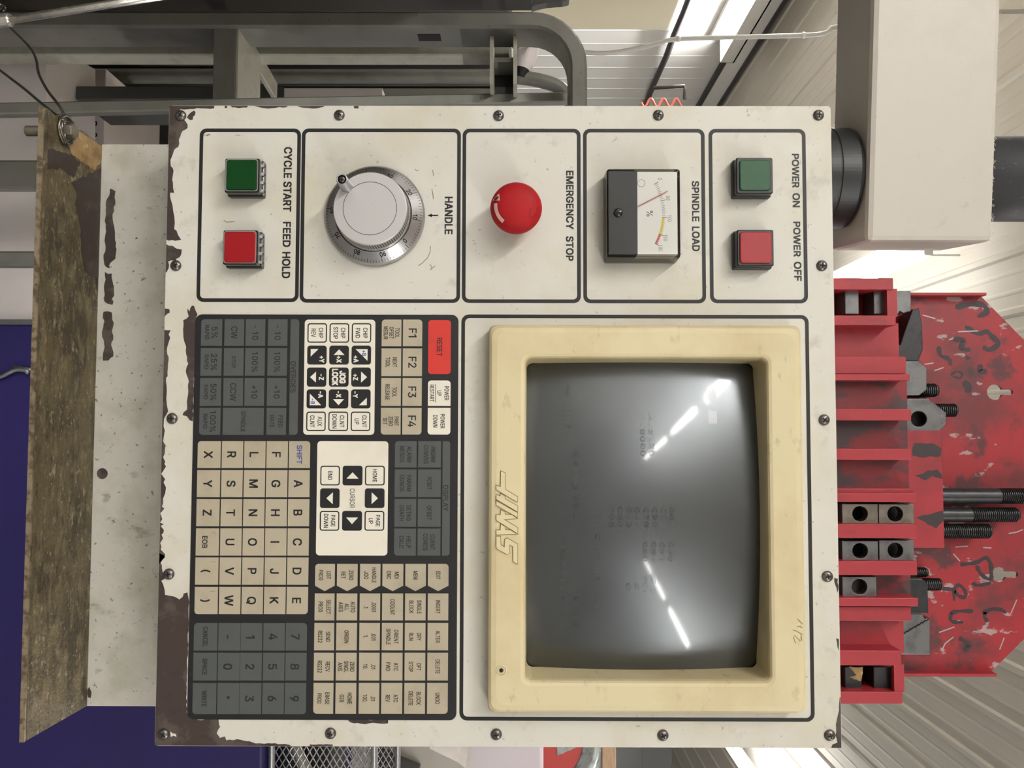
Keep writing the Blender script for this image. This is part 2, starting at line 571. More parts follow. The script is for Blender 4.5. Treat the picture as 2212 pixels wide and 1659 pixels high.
def char(c, mono):
    """(points, faces, advance) of one character; a plain bar for I and a footless 1"""
    key = ('c', c, mono)
    if key in _GL:
        return _GL[key]
    inter = font(False) is not None and not mono
    g = '\u0399' if (c == 'I' and inter) else c

    def xmax(t):
        me = raw_glyph(t, mono)
        r = max(v.co.x for v in me.vertices)
        bpy.data.meshes.remove(me)
        return r
    adv = xmax('H' + g + 'H') - xmax('HH')
    me = raw_glyph(g, mono)
    P0 = [(v.co.x, v.co.y) for v in me.vertices]
    nb = {}
    for e in me.edges:
        nb.setdefault(e.vertices[0], []).append(e.vertices[1])
        nb.setdefault(e.vertices[1], []).append(e.vertices[0])
    bpy.data.meshes.remove(me)
    seen, loops = set(), []
    for st in sorted(nb):
        if st in seen:
            continue
        lp, cur, prev = [], st, None
        while cur is not None and cur not in seen:
            seen.add(cur)
            lp.append(cur)
            nx = [q for q in nb[cur] if q not in seen]
            cur = min(nx) if nx else None
        loops.append(tidy([P0[q] for q in lp]))

    V2, E2 = [], []
    for l in loops:
        n0 = len(V2)
        V2 += [Vector(p) for p in l]
        E2 += [(n0 + k, n0 + (k + 1) % len(l)) for k in range(len(l))]

    def winding(pt):
        wn = 0
        for l in loops:
            for a, b_ in zip(l, l[1:] + l[:1]):
                cr = (b_[0] - a[0]) * (pt[1] - a[1]) - (pt[0] - a[0]) * (b_[1] - a[1])
                if a[1] <= pt[1] < b_[1] and cr > 0:
                    wn += 1
                elif b_[1] <= pt[1] < a[1] and cr < 0:
                    wn -= 1
        return wn
    res = delaunay_2d_cdt(V2, E2, [], 0, 1e-5)
    pts = [(p.x, p.y) for p in res[0]]
    fs = [tuple(t) for t in res[2] if winding((sum(pts[q][0] for q in t) / 3, sum(pts[q][1] for q in t) / 3))]
    if c == '1' and inter:
        pts = [(x - .03, y) for x, y in ONE]
        fs = [(0, 1, 2, 3, 6), (3, 4, 5, 6)]
        adv *= .88
    _GL[key] = (pts, fs, adv)
    return _GL[key]


def glyphs(s, mono=False):
    key = (s, mono)
    if key not in _GL:
        ck = ('cap', mono)
        if ck not in _GL:
            h = raw_glyph('H', mono)
            _GL[ck] = max(v.co.y for v in h.vertices)
            bpy.data.meshes.remove(h)
        V, Fc, x = [], [], 0.0
        for c in s:
            pts, fs, adv = char(c, mono) if c != ' ' else ([], [], _GL[ck] * .42)
            n0 = len(V)
            V += [Vector((x + a, b_, 0)) for a, b_ in pts]
            Fc += [tuple(i + n0 for i in f) for f in fs]
            x += adv
        xs = [v.x for v in V] or [0, 1]
        _GL[key] = (Glyphs(V, Fc), max(xs) - min(xs), min(xs), _GL[ck])
    return _GL[key]


def rr(x0, x1, z0, z1, r, n=5, corners=(1, 1, 1, 1)):
    """rounded rectangle loop; corners = (low-left, low-right, up-right, up-left)"""
    out = []
    for k, (cx, cz, a0) in enumerate(((x0, z0, PI), (x1, z0, 1.5 * PI), (x1, z1, 0), (x0, z1, .5 * PI))):
        if not corners[k] or r <= 0:
            out.append((cx, cz))
            continue
        ox = cx + r if k in (0, 3) else cx - r
        oz = cz + r if k in (0, 1) else cz - r
        for i in range(n + 1):
            a = a0 + .5 * PI * i / n
            out.append((ox + r * math.cos(a), oz + r * math.sin(a)))
    return out


def circ(x, z, r, n=24, a0=0.0):
    return [(x + r * math.cos(a0 + 2 * PI * k / n), z + r * math.sin(a0 + 2 * PI * k / n)) for k in range(n)]


def jag(loop, amp, step):
    out = []
    n = len(loop)
    for i in range(n):
        a = Vector(loop[i])
        b = Vector(loop[(i + 1) % n])
        L = (b - a).length
        m = max(1, int(L / step))
        nr = Vector((-(b - a).y, (b - a).x)).normalized() if L > 0 else Vector((0, 0))
        for k in range(m):
            p = a.lerp(b, k / m)
            if k:
                p += nr * random.uniform(-amp, amp)
            out.append((p.x, p.y))
    return out


def smooth_path(pts, n=4):
    out = []
    m = len(pts)
    for i in range(m - 1):
        p0, p1, p2, p3 = pts[max(i - 1, 0)], pts[i], pts[i + 1], pts[min(i + 2, m - 1)]
        for k in range(n):
            t_ = k / n
            out.append(.5 * ((2 * p1) + (p2 - p0) * t_ + (2 * p0 - 5 * p1 + 4 * p2 - p3) * t_ ** 2 + (3 * p1 - p0 - 3 * p2 + p3) * t_ ** 3))
    out.append(pts[-1])
    return out


def thing(name, label, cat, loc=(0, 0, 0), group=None):
    o = bpy.data.objects.new(name, None)
    COL.objects.link(o)
    o.empty_display_size = .05
    o.location = Vector(loc) + Vector((0, 0, ZO))
    o['_o'] = list(loc)
    return tag(o, label, cat, group)


def tag(o, label, cat, group=None):
    o['label'] = label
    o['category'] = cat
    if group:
        o['group'] = group
    return o


def struct(o):
    o['kind'] = 'structure'
    return o


def dup(root, off, label=None):
    r = root.copy()
    COL.objects.link(r)
    r.location = root.location + Vector(off)
    if label:
        r['label'] = label
    for ch in list(root.children):
        c = ch.copy()
        COL.objects.link(c)
        c.parent = r
        for g in list(ch.children):
            d = g.copy()
            COL.objects.link(d)
            d.parent = c
    return r


# ================================================================ the room
CZL = CZ + RC                    # ceiling, local frame
XL, XR = CX - 4.05, CX + 7.5
YF, YB = CY - 14.0, CY + 14.2
FL = -ZO                         # floor, local frame
b = MB(); b.box(XL, XR, YF, YB, FL - .1, FL, 'floor'); struct(b.build('floor'))
# ribbed ceiling: one sheet profile drawn along y
b = MB()
sp = .1185 * RC
x = CX + .0045 * RC - 20 * sp
prof = [(XL - .02, 0)]
while x < XR + .2:
    if x > XL + .05:
        prof += [(x - .026, 0), (x - .014, -.016), (x + .014, -.016), (x + .026, 0)]
        for k in (1, 2):
            xm = x + sp * k / 3
            prof += [(xm - .014, 0), (xm - .005, -.0022), (xm + .005, -.0022), (xm + .014, 0)]
    x += sp
prof = [q for q in prof if q[0] < XR] + [(XR + .02, 0)]
b.loft([[(px_, YF, CZL + dz) for px_, dz in prof], [(px_, YB, CZL + dz) for px_, dz in prof]], 'ceil', smooth=False, closed=False)
b.loft([[(px_, YF, CZL + .1) for px_, dz in prof[::len(prof) - 1]], [(px_, YB, CZL + .1) for px_, dz in prof[::len(prof) - 1]]], 'ceil', smooth=False, closed=False)
struct(b.build('ceiling'))
# left wall with faint vertical laps
b = MB()
b.box(XL - .1, XL, YF, YB, FL, CZL + .05, 'walls')
y = YF + .3
while y < YB:
    b.box(XL, XL + .003, y, y + .02, FL, CZL - .3, 'walls')
    y += .3
struct(b.build('wall_left'))
b = MB(); b.box(XR, XR + .1, YF, YB, FL, CZL + .05, 'wallsdim'); struct(b.build('wall_right'))
b = MB(); b.box(XL - .1, XR + .1, YF - .1, YF, FL, CZL + .05, 'wallsdim'); struct(b.build('wall_front'))
b = MB()
b.box(XL - .1, XR + .1, YB, YB + .1, FL, CZL + .05, 'greywall')
struct(b.build('wall_back'))
b = MB()                         # sectional door in the back wall
for k in range(6):
    b.box(2.2, 6.6, YB - .05, YB - .001, FL + .02 + k * .6, FL + .58 + k * .6, 'greywall', .01)
b.box(2.05, 2.19, YB - .09, YB - .001, FL, FL + 3.8, 'walls')
b.box(6.61, 6.75, YB - .09, YB - .001, FL, FL + 3.8, 'darkrail')
struct(b.build('door_1'))
# pair of dark trim rails where the left wall meets the ceiling
b = MB()
b.box(XL + .0, XL + .05, YF, YB, CZL - .31, CZL - .26, 'darkrail')
b.box(XL + .0, XL + .04, YF, YB, CZL - .26, CZL - .07, 'walls')
b.box(XL + .0, XL + .06, YF, YB, CZL - .07, CZL - .035, 'darkrail')
struct(b.build('trim_1'))


def ceiling_light(x, y0, L, label, tube='tube', watts=LAMPW):
    """strip light hung a hand's breadth below the ribbed ceiling"""
    z = CZL - .30
    t = thing('ceiling_light', label, 'light', (x, y0 + L / 2, z - .09), 'fluorescent strip lights')
    b = MB()
    b.box(x - .06, x + .06, y0, y0 + L, z - .05, z, 'lampwhite', .006)
    b.build('housing', t)
    for e in (y0 + .3, y0 + L - .3):
        b = MB()
        b.lathe([(.006, z), (.006, CZL + .005)], (x, e, 0), (0, 0, 1), 'lampwhite', 8)
        b.build('hanger', t)
    for s in (-.065, .065):
        b = MB()
        b.lathe([(.019, 0), (.019, L - .06)], (x + s, y0 + .03, z - .06), (0, 1, 0), tube, 12)
        b.build('tube', t)
    ld = bpy.data.lights.new('strip_light', 'AREA')
    ld.shape = 'RECTANGLE'
    ld.size, ld.size_y = .16, L - .06
    ld.energy = watts * L / 2.4
    ld.color = (1.0, .985, .945)
    lo = bpy.data.objects.new('strip_light', ld)
    COL.objects.link(lo)
    lo.parent = t
    lo.location = Vector((x, y0 + L / 2, z - .082)) - Vector(t['_o'])
    return t


XA, XB, XBa, XCc = CX - 1.9, CX + 4.1, CX + 3.26, CX - 1.0
for k, y0 in enumerate((-12.8, -9.8, -6.6, -3.6)):
    ceiling_light(XA, CY + y0, 2.4, ('farthest', 'third nearest', 'second nearest', 'nearest')[k] + ' strip light of the row mirrored in the upper half of the screen')
for k, y0 in enumerate((-12.8, -9.8, -6.6, -3.6)):
    ceiling_light(XB, CY + y0, 2.4, ('farthest', 'third nearest', 'second nearest', 'nearest')[k] + ' strip light of the row mirrored in the lower half of the screen')
ceiling_light(XBa, CY + 7.0, 2.4, 'glaring strip light at the bottom edge of the photo beyond the panel')
ceiling_light(XBa, CY + 1.2, 2.4, 'added strip light out of view behind the panel, to brighten the ceiling')  # made-up lamp, put in to lift the ribbed ceiling and background
ceiling_light(XCc, CY + 4.6, 2.0, 'glaring strip light showing between grey arm end and red rack', 'tubedim', 6)

# lamp on the left wall (strip; tray added to block upward light)
t = thing('wall_light', 'large bright strip light on the white wall at the top of the photo', 'light', (XL + .08, CY + 6.4, CZ + 2.0))
b = MB(); b.box(XL + .001, XL + .06, CY + 3.6, CY + 8.6, CZ + 2.0, CZ + 2.24, 'lampwhite', .005); b.box(XL + .001, XL + .30, CY + 3.6, CY + 8.6, CZ + 2.235, CZ + 2.25, 'lampwhite'); b.box(XL + .29, XL + .30, CY + 3.6, CY + 8.6, CZ + 2.11, CZ + 2.25, 'lampwhite'); b.box(XL + .001, XL + .30, CY + 8.59, CY + 8.6, CZ + 2.11, CZ + 2.25, 'lampwhite'); b.build('housing', t)
b = MB()
for dx_, dz in ((.10, .15), (.15, .19), (.20, .15)):
    b.lathe([(.02, 0), (.02, 4.8)], (XL + dx_, CY + 3.7, CZ + 2.0 + dz), (0, 1, 0), 'tubewall', 10)
b.build('tube', t)
b = MB(); b.box(XL + .001, XL + .03, CY + 3.2, CY + 7.6, CZ + 1.86, CZ + 1.93, 'darkrail'); tag(b.build('wall_rail'), 'short dark rail on the white wall just beside the bright strip light', 'rail')
b = MB()
yy = CY + 3.0
pts = []
while yy < CY + 14:
    pts.append((XL + .05 + random.uniform(-.01, .01), yy, CZ + 1.62 + random.uniform(-.015, .015)))
    yy += .5
b.tube(pts, .035, 'darkrail', 8)
tag(b.build('cable_bundle'), 'dark sagging cable bundle along the white wall', 'cable')
# pipe that drops from the ceiling
b = MB()
pp = [P(1795, 60, 3.2), P(1770, 74, 3.2), P(1650, 79, 3.2), P(1470, 84, 3.2), P(1425, 93, 3.2), P(1370, 106, 3.2), P(1310, 115, 3.2), P(1255, 112, 3.2), P(1190, 100, 3.2)]
pp = [Vector((P(2000, 25, 3.2).x, 3.2, CZL + .004)), P(2000, 25, 3.2)] + pp
b.tube(pp[:2] + smooth_path(pp[2:], 5), .0105, 'pipe', 12)
for px_ in (1466, 1735):
    b.tube([P(px_ - 4, 84 - (px_ - 1466) * .03, 3.2), P(px_ + 4, 84 - (px_ - 1466) * .03, 3.2)], .014, 'lampwhite', 10)
tag(b.build('conduit'), 'thin pale grey conduit crossing in front of the white wall', 'pipe')
b = MB()
b.tube([P(1412, 190, 4.6), P(1478, 186, 4.6), P(1479, 214, 4.6)], .012, 'darkrail', 8)
tag(b.build('wall_bracket'), 'small dark bracket on the white wall that carries a red coil', 'bracket')
b = MB()
b.tube([P(1385 + i * 2.4, 222 + 9 * math.sin(i * .55), 4.62) for i in range(38)], .008, 'hose', 8)
tag(b.build('coiled_hose'), 'pale red coiled air hose on the white wall', 'hose')

# ================================================================ control pendant
PW, PH = 0.505, 0.5315
pend = thing('control_pendant', 'cream machine control panel with screen, keypad and buttons, paint chipped brown beside the keypad', 'control panel', (PW / 2, .05, 0))
b = MB()
b.box(.008, PW - .008, .003, .118, .006, PH - .003, 'cream', 0, open_front=True)
b.build('enclosure', pend)

BZ = RECT(1057, 702, 1744, 1543, -.019)        # bezel outline, front
b = MB()
b.plate([rr(0, PW, 0, PH, .0028), rr(BZ[0] + .008, BZ[1] - .008, BZ[2] + .008, BZ[3] - .008, .004)], .003, .003, 'cream', .0005)
EPS = -.00015
# printed frames
LW = .0029


def frame(x0, y0, x1, y1, r=.0055, w_=LW):
    q = RECT(x0, y0, x1, y1)
    b.plate([rr(q[0], q[1], q[2], q[3], r, 6), rr(q[0] + w_, q[1] - w_, q[2] + w_, q[3] - w_, r - w_ * .8, 6)], EPS, 0, 'print')


frame(432, 277.5, 645, 652.5)
frame(652.5, 277.5, 993.8, 654.5)
frame(999.5, 278, 1254.8, 654.8)
frame(1259.4, 278.3, 1525.3, 655.3)
frame(1530.3, 278.5, 1745.5, 655.3)
frame(996.8, 679.2, 1760, 1559, .006)


def title(s, x0, y0, x1, y1):
    """bold title in the pixel box (x = cap height, y = run)"""
    q = RECT(x0, y0, x1, y1)
    b.text(s, (q[0] + q[1]) / 2, (q[2] + q[3]) / 2, q[3] - q[2], EPS, 'print', width=q[1] - q[0], bold=.022)


title('CYCLE', 614.5, 318.6, 629.5, 384)
title('START', 613, 393, 628.5, 456.5)
title('FEED', 612, 480, 627, 533)
title('HOLD', 610.5, 545, 626, 600.5)
title('HANDLE', 961.5, 425.7, 977, 505.6)
title('EMERGENCY', 1223.5, 369.5, 1238.5, 495)
title('STOP', 1223.3, 511, 1238.3, 563)
title('SPINDLE', 1495, 391.5, 1510, 478)
title('LOAD', 1495.5, 490, 1511, 542)
title('POWER', 1711, 333, 1726, 405)
title('ON', 1712.5, 418, 1727.5, 447)
title('POWER', 1714, 479.5, 1729, 554)
title('OFF', 1715.5, 566, 1731, 606.5)
# arrow beside the dial
b.stroke([XZ(946.4, 465.4), XZ(930, 465.4)], .0011, EPS, 'print')
b.prism([XZ(923, 465.4), XZ(933, 461.6), XZ(933, 469.2)], EPS, None, 'print')
# small scuffs
for pts in (zm(360, 220, 3.403, [(1955, 500), (1963, 545)]), zm(360, 220, 3.403, [(1950, 640), (1955, 670), (1962, 715)]),
            zm(360, 220, 3.403, [(1940, 1060), (1935, 1110), (1915, 1150), (1880, 1185), (1850, 1205)]),
            zm(360, 220, 3.403, [(1825, 495), (1840, 510), (1850, 500)]), zm(360, 220, 3.403, [(1935, 1195), (1950, 1215), (1940, 1235), (1975, 1205)]),
            zm(360, 220, 3.403, [(420, 870), (440, 885), (500, 880)]), zm(360, 220, 3.403, [(290, 250), (318, 240)])):
    b.stroke([XZ(*q) for q in pts], .0006, EPS, 'pencil_and_shade')


def chip(px, y=0.0, mat='primer', amp=.0006, step=.0025, lim=(0, PW, 0, PH)):
    lp = [XZ(q[0], q[1], y) for q in px]
    lp = jag(lp, amp, step)
    e = .0004
    lp = [(min(max(a, lim[0] + e), lim[1] - e), min(max(c, lim[2] + e), lim[3] - e)) for a, c in lp]
    b.plate([lp], y - .0001, 0, mat)


z1 = (330, 220, 6.913)
z2 = (330, 440, 6.913)
z3 = (330, 650, 5.533)
z4 = (320, 930, 5.533)
z5 = (320, 1200, 7.54)
z6 = (320, 1400, 6.506)
chip(zm(*z1, [(230, 30), (355, 40), (920, 40), (918, 98), (860, 105), (800, 100), (720, 98), (560, 108), (470, 115), (410, 108), (395, 150), (470, 270), (490, 290), (520, 340), (520, 390), (490, 415), (450, 430), (425, 470), (415, 510), (390, 570), (398, 620), (385, 670), (350, 690), (320, 720), (305, 770), (290, 810), (265, 870), (270, 960), (300, 990), (312, 1030), (300, 1100), (290, 1170), (302, 1200), (305, 1290), (322, 1360), (262, 1355), (270, 1460), (295, 1540), (305, 1620)])
     + zm(*z2, [(310, 130), (330, 290), (320, 380), (355, 400), (380, 470), (425, 540), (335, 555), (195, 540)]))
chip(zm(*z2, [(190, 605), (300, 630), (350, 670), (435, 685), (425, 760), (400, 800), (350, 825), (350, 850), (280, 845), (230, 865), (240, 960), (210, 1020), (185, 1030)]))
chip(zm(*z2, [(170, 1565), (250, 1575), (255, 1625), (210, 1650), (165, 1690)]))
chip(zm(*z1, [(510, 235), (535, 190), (580, 150), (620, 130), (640, 155), (630, 200), (600, 225), (600, 265), (560, 275)]))
chip(zm(*z1, [(800, 495), (825, 480), (860, 480), (858, 500), (830, 503), (810, 515)]), mat='pencil_and_shade')
chip(zm(*z3, [(415, 90), (440, 125), (470, 55), (495, 60), (535, 160), (520, 200), (510, 400), (515, 560), (505, 800), (490, 1100), (478, 1440), (440, 1425), (410, 1380), (355, 1365), (370, 1330), (410, 1300), (415, 1160), (425, 1080), (420, 1010), (432, 960), (395, 840), (405, 790), (425, 750), (400, 640), (400, 550), (375, 480), (365, 380), (365, 230), (430, 185), (415, 130)]))
chip(zm(*z3, [(120, 345), (215, 350), (190, 400), (210, 440), (190, 500), (172, 560), (175, 640), (190, 670), (182, 800), (178, 900), (160, 920), (165, 1000), (165, 1200), (185, 1320), (150, 1380), (135, 1410), (130, 1500), (145, 1550)])
     + zm(*z4, [(190, 60), (180, 130), (210, 180), (200, 270), (180, 320), (205, 370), (195, 400), (215, 430), (170, 500), (155, 515), (205, 580), (185, 620), (215, 680), (205, 750), (180, 810), (180, 870), (165, 910), (195, 930), (140, 990), (170, 1060), (135, 1100), (190, 1120), (150, 1140), (190, 1190), (180, 1230), (160, 1240), (180, 1290), (145, 1345), (160, 1390), (150, 1420), (205, 1480), (195, 1520), (155, 1570), (120, 1600), (120, 800)]), amp=.0003)
chip(zm(*z5, [(170, -40), (265, 0), (275, 30), (215, 85), (205, 120), (225, 160), (225, 210), (240, 270), (270, 380), (215, 410), (245, 470), (270, 560), (275, 640), (330, 650), (430, 670), (470, 690), (510, 715), (565, 670), (580, 620), (640, 600), (660, 700), (660, 1000)])
     + zm(*z6, [(560, 100), (545, 400), (540, 900), (575, 970), (690, 1005), (990, 1000), (1000, 1090), (1015, 1100), (965, 1195), (1010, 1260), (1080, 1240), (1100, 1295), (1140, 1285), (1310, 1290), (1430, 1310), (1510, 1340), (1690, 1335), (1830, 1350), (1920, 1345), (2000, 1362), (2000, 1400), (60, 1420), (40, 1300), (80, 0)]))
zt = (360, 220, 3.403)
chip(zm(*zt, [(470, 25), (600, 25), (590, 42), (530, 47), (480, 40)]))
chip(zm(*zt, [(640, 22), (893, 22), (880, 40), (780, 47), (690, 42)]))
chip(zm(*zt, [(955, 22), (1165, 22), (1150, 38), (1075, 50), (990, 42)]))
chip(zm(*zt, [(1375, 25), (1412, 25), (1410, 50), (1378, 48)]), amp=.0002)
chip([(488 + 3 * math.cos(a * .6), 231 + 3 * math.sin(a * .6)) for a in range(10)], amp=.0001)
z7 = (1740, 1200, 3.86)
chip(zm(*z7, [(240, 185), (270, 195), (275, 280), (265, 310), (250, 250)]))
chip(zm(*z7, [(255, 690), (278, 695), (278, 795), (265, 760)]), amp=.0003)
chip(zm(*z7, [(285, 1180), (310, 1180), (310, 1630), (215, 1610), (225, 1575), (265, 1560), (250, 1500), (255, 1440), (265, 1350), (278, 1260)]))
zb = (400, 1480, 2.212)
chip(zm(*zb, [(775, 165), (970, 165), (970, 182), (880, 182), (840, 184), (790, 178)]))
chip(zm(*zb, [(595, 283), (705, 283), (705, 300), (595, 300)]), amp=.0003)
# fragments of paint left round the corner screw
chip(zm(*z6, [(310, 1170), (350, 1200), (390, 1205), (400, 1245), (350, 1230), (320, 1250)]), mat='cream', y=-.00008, amp=.0003)
b.build('face_plate', pend)

# ---- screws
SCREWS = [(391, 250), (733, 249), (1077, 250), (1422, 249), (1768, 249), (1775, 574), (1780, 907), (1787, 1245), (1792, 1588), (380, 574), (372, 904), (365, 1240), (354, 1586), (714, 1584), (1072, 1586), (1432, 1588)]
first = None
for k, (sx, sy) in enumerate(SCREWS):
    x, z = XZ(sx, sy)
    if first is None:
        b = MB()
        rows = b.lathe([(.0044, 0), (.0043, .0007), (.0038, .0016), (.0028, .0022), (.0015, .0025), (.00001, .0026)], (0, 0, 0), (0, -1, 0), 'steel', 24)
        for a in (0, PI / 2):
            ca, sa = math.cos(a), math.sin(a)
            lp = [(-.0022, -.0005), (.0022, -.0005), (.0022, .0005), (-.0022, .0005)]
            b.prism([(u * ca - v * sa, u * sa + v * ca) for u, v in lp], -.00285, -.002, 'dark')
        o = b.build('screw', pend, origin=(0, 0, 0))
        first = o
    else:
        o = first.copy()
        COL.objects.link(o)
        o.parent = pend
    o.location = Vector((x, 0, z)) - Vector(pend['_o'])
    o.rotation_euler = (0, random.uniform(0, 1.5), 0)


# ---- push buttons
def push_button(lens_px, y, bezel_w, bez, lens, label, kind):
    q = RECT(*lens_px, y)
    cx, cz = (q[0] + q[1]) / 2, (q[2] + q[3]) / 2
    hw = bezel_w / 2
    b = MB()
    b.loft([[(px_, yy, pz_) for px_, pz_ in rr(cx - hw - g, cx + hw + g, cz - hw - g, cz + hw + g, .0012, 3)] for yy, g in ((0, .0008), (y * .35, .0008), (y * .37, 0), (y + .0008, 0), (y, -.0007))], bez, smooth=False, cap1=True)
    if kind == 'ribbed':
        for s in range(4):
            zc = cx - hw + hw * 2 * (s + .5) / 4
            b.box(zc - .0012, zc + .0012, -.0075, -.0035, cz + hw, cz + hw + .0012, 'alu')
            b.box(zc - .0008, zc + .0008, -.0065, -.0040, cz + hw + .001, cz + hw + .0014, 'dark')
    o = b.build('push_button', pend)
    b = MB()
    lw = (q[1] - q[0]) / 2
    lp = [(1.0, 0), (1.0, -.0010), (.95, -.0015)]
    b.loft([[(px_, y + dy, pz_) for px_, pz_ in rr(cx - lw * g, cx + lw * g, cz - lw * g, cz + lw * g, .0022, 4)] for g, dy in lp], lens, smooth=False, cap1=True)
    l_ = b.build('button_lens', o)
    l_['label'] = label
    if kind == 'ribbed':
        b = MB()
        b.loft([[(px_, y - .0004, pz_) for px_, pz_ in rr(cx - hw + .0008 - g, cx + hw - .0008 + g, cz - hw + .0008 - g, cz + hw - .0008 + g, .002, 4)] for g in (0, -.0006)], 'alu', smooth=False)
        b.build('bezel_rim', o)
    return o


push_button((490.5, 346.5, 555, 411), -.0155, .0270, 'glossblack', 'greenoff', 'deep green square lens', 'ribbed')
push_button((485, 501, 553, 567.5), -.0155, .0270, 'glossblack', 'redlens', 'red square lens brighter at its centre', 'ribbed')
push_button((1596, 346.5, 1664.5, 412), -.0140, .0285, 'blackplastic', 'greenmat', 'flat green square cap', 'plain')
push_button((1597, 501.5, 1667, 569), -.0140, .0285, 'blackplastic', 'redmat', 'flat red square cap with dark smudge', 'plain')

# ---- handwheel
hx, hz = XZ(809, 465.2, -.004)
R = .0399
AX = (0, -1, 0)
b = MB()
b.lathe([(R - .001, 0), (R, .0005), (R, .0035), (.0386, .0045), (.0386, .0050)], (hx, 0, hz), AX, 'aludial', 96, cap1=False)
CONE = [(.0386, .0050), (.0305, .0105)]
b.lathe(CONE, (hx, 0, hz), AX, 'aludial', 96, cap0=False, cap1=False)


def conep(r, a, lift=.00012):
    """image angle a (degrees, clockwise from image right = real up)"""
    t_ = (.0386 - r) / (.0386 - .0305)
    h = .0050 + t_ * .0055 + lift
    rad = math.radians(a)
    return (hx + r * math.sin(rad), -h, hz + r * math.cos(rad))


A0 = 43.6
for k in range(100):
    a = A0 - 3.6 * k
    r0 = .0348 if k % 10 == 0 else (.0355 if k % 5 == 0 else .0364)
    wd = .33 if k % 10 == 0 else .26
    b.face([b.v(conep(r0, a - wd)), b.v(conep(r0, a + wd)), b.v(conep(.0382, a + wd)), b.v(conep(.0382, a - wd))], 'ink')
for k in range(10):
    a = A0 - 36 * k - 3.0
    b.text(str(k * 10), 0, 0, .0031, 0, 'ink', xs=.95, bold=.02, fn=lambda u, v, a=a: conep(.0329 + v, a + math.degrees(u / .0329)))
wheel = b.build('handwheel', pend)
b = MB()                            # knurled knob on the dial
seg = 180
rows = []
for h, rr0 in ((.0100, .0302), (.0112, .0290), (.0116, .0286), (.0232, .0286), (.0236, .0286), (.0252, .0284), (.0256, .0278)):
    rows.append([b.v((hx + rr0 * math.cos(2 * PI * k / seg), -h, hz + rr0 * math.sin(2 * PI * k / seg))) for k in range(seg)])
for i_, m_ in enumerate(('aludial', 'knurl', 'knurl', 'knurl', 'alucap', 'alucap')):
    for k in range(seg):
        k2 = (k + 1) % seg
        b.face([rows[i_][k], rows[i_][k2], rows[i_ + 1][k2], rows[i_ + 1][k]], 'knurldark' if m_ == 'knurl' and i_ == 2 and k % 2 else m_)
b.face(rows[-1], 'alucap')
b.plate([circ(hx, hz, .0208, 64), circ(hx, hz, .0204, 64)], -.02568, 0, 'dark')
b.build('knurled_knob', wheel)
b = MB()
bx, bz = XZ(748.6, 402, -.0256)
b.lathe([(.0050, .0250), (.0050, .0262), (.0047, .0266), (.0043, .0435), (.0041, .0440), (.0033, .0440), (.0033, .0425), (.00001, .0424)], (bx, 0, bz), AX, ['alu', 'alu', 'alu', 'alu', 'alu', 'dark', 'dark'], 28)
b.lathe([(.0026, .0424), (.0024, .0434), (.0012, .0437)], (bx, 0, bz), AX, 'steel', 20)
for a in (0, PI / 2):
    ca, sa = math.cos(a), math.sin(a)
    b.prism([(bx + u * ca - v * sa, bz + u * sa + v * ca) for u, v in [(-.0016, -.0004), (.0016, -.0004), (.0016, .0004), (-.0016, .0004)]], -.0439, -.043, 'dark')
b.build('crank_handle', wheel)

# ---- emergency stop
ex, ez = XZ(1115, 449.6, -.0255)
b = MB()
b.lathe([(.0145, 0), (.0145, .0135), (.0175, .0165), (.0194, .0215), (.0199, .0250), (.0194, .0280), (.0178, .0310), (.0150, .0334), (.0110, .0351), (.0060, .0361), (.00001, .0364)], (ex, 0, ez), AX, 'estop', 64)


def dome(q, lift=.0002):
    """q = unit-disc coordinates (image right, image down)"""
    r = min(math.hypot(*q), .985)
    P_ = [(.0, .0364), (.30, .0361), (.553, .0351), (.754, .0334), (.894, .0310), (.975, .0280), (1, .0250)]
    for (r0, h0), (r1, h1) in zip(P_, P_[1:]):
        if r <= r1:
            h = h0 + (h1 - h0) * (r - r0) / (r1 - r0)
            break
    return (ex + q[1] * .0199, -(h + lift), ez + q[0] * .0199)


def estop_px(pts):
    return [((a - 893) / 667, (c - 827) / 667) for a, c in pts]


n = 12
arc = [(math.radians(128 + (186 - 128) * k / n)) for k in range(n + 1)]
rows = [[dome((rad_ * math.cos(a), rad_ * math.sin(a)), .0005) for a in arc] for rad_ in (.72, .785, .845)]
b.loft(rows, 'pink', smooth=True, closed=False)
hd = estop_px([(460, 515), (482, 718), (405, 705), (330, 690), (285, 668), (370, 600)])
b.face([b.v(dome(q, .0006)) for q in hd], 'pink')
b.face([b.v(dome(q, .0009)) for q in estop_px([(335, 640), (395, 590), (440, 590), (440, 640), (390, 695), (330, 690)])], 'estopdark')
for path in ([(1275, 410), (1205, 465), (1262, 545), (1305, 625), (1332, 720), (1345, 820), (1325, 930), (1255, 922), (1245, 1040), (1247, 1130), (1275, 1152), (1350, 1095), (1435, 1045)], [(1440, 850), (1420, 960), (1440, 975)]):
    b.stroke(estop_px(path), .022, 0, 'estopdark', fn=lambda q: dome(q, .0004))
es = b.build('emergency_stop_button', pend)

# ---- spindle load meter
q = RECT(1311, 364, 1471, 556, -.0215)
x0, x1, z0, z1_ = q
b = MB()
b.loft([[(px_, yy, pz_) for px_, pz_ in rr(x0 - g, x1 + g, z0 - g, z1_ + g, .002, 4)] for yy, g in ((0, .0006), (-.018, .0002), (-.0205, -.0002), (-.0215, -.0012))], 'clearedge', smooth=False)
b.plate([rr(x0 + .0012, x1 - .0012, z0 + .0012, z1_ - .0012, .0015)], -.0215, 0, 'clear')
b.plate([rr(x0 + .0004, x1 - .0004, z0 + .0004, z1_ - .0004, .0015), rr(x0 + .0024, x1 - .0024, z0 + .0024, z1_ - .0024, .001)], -.0008, 0, 'greyink')
meter = b.build('load_meter', pend)
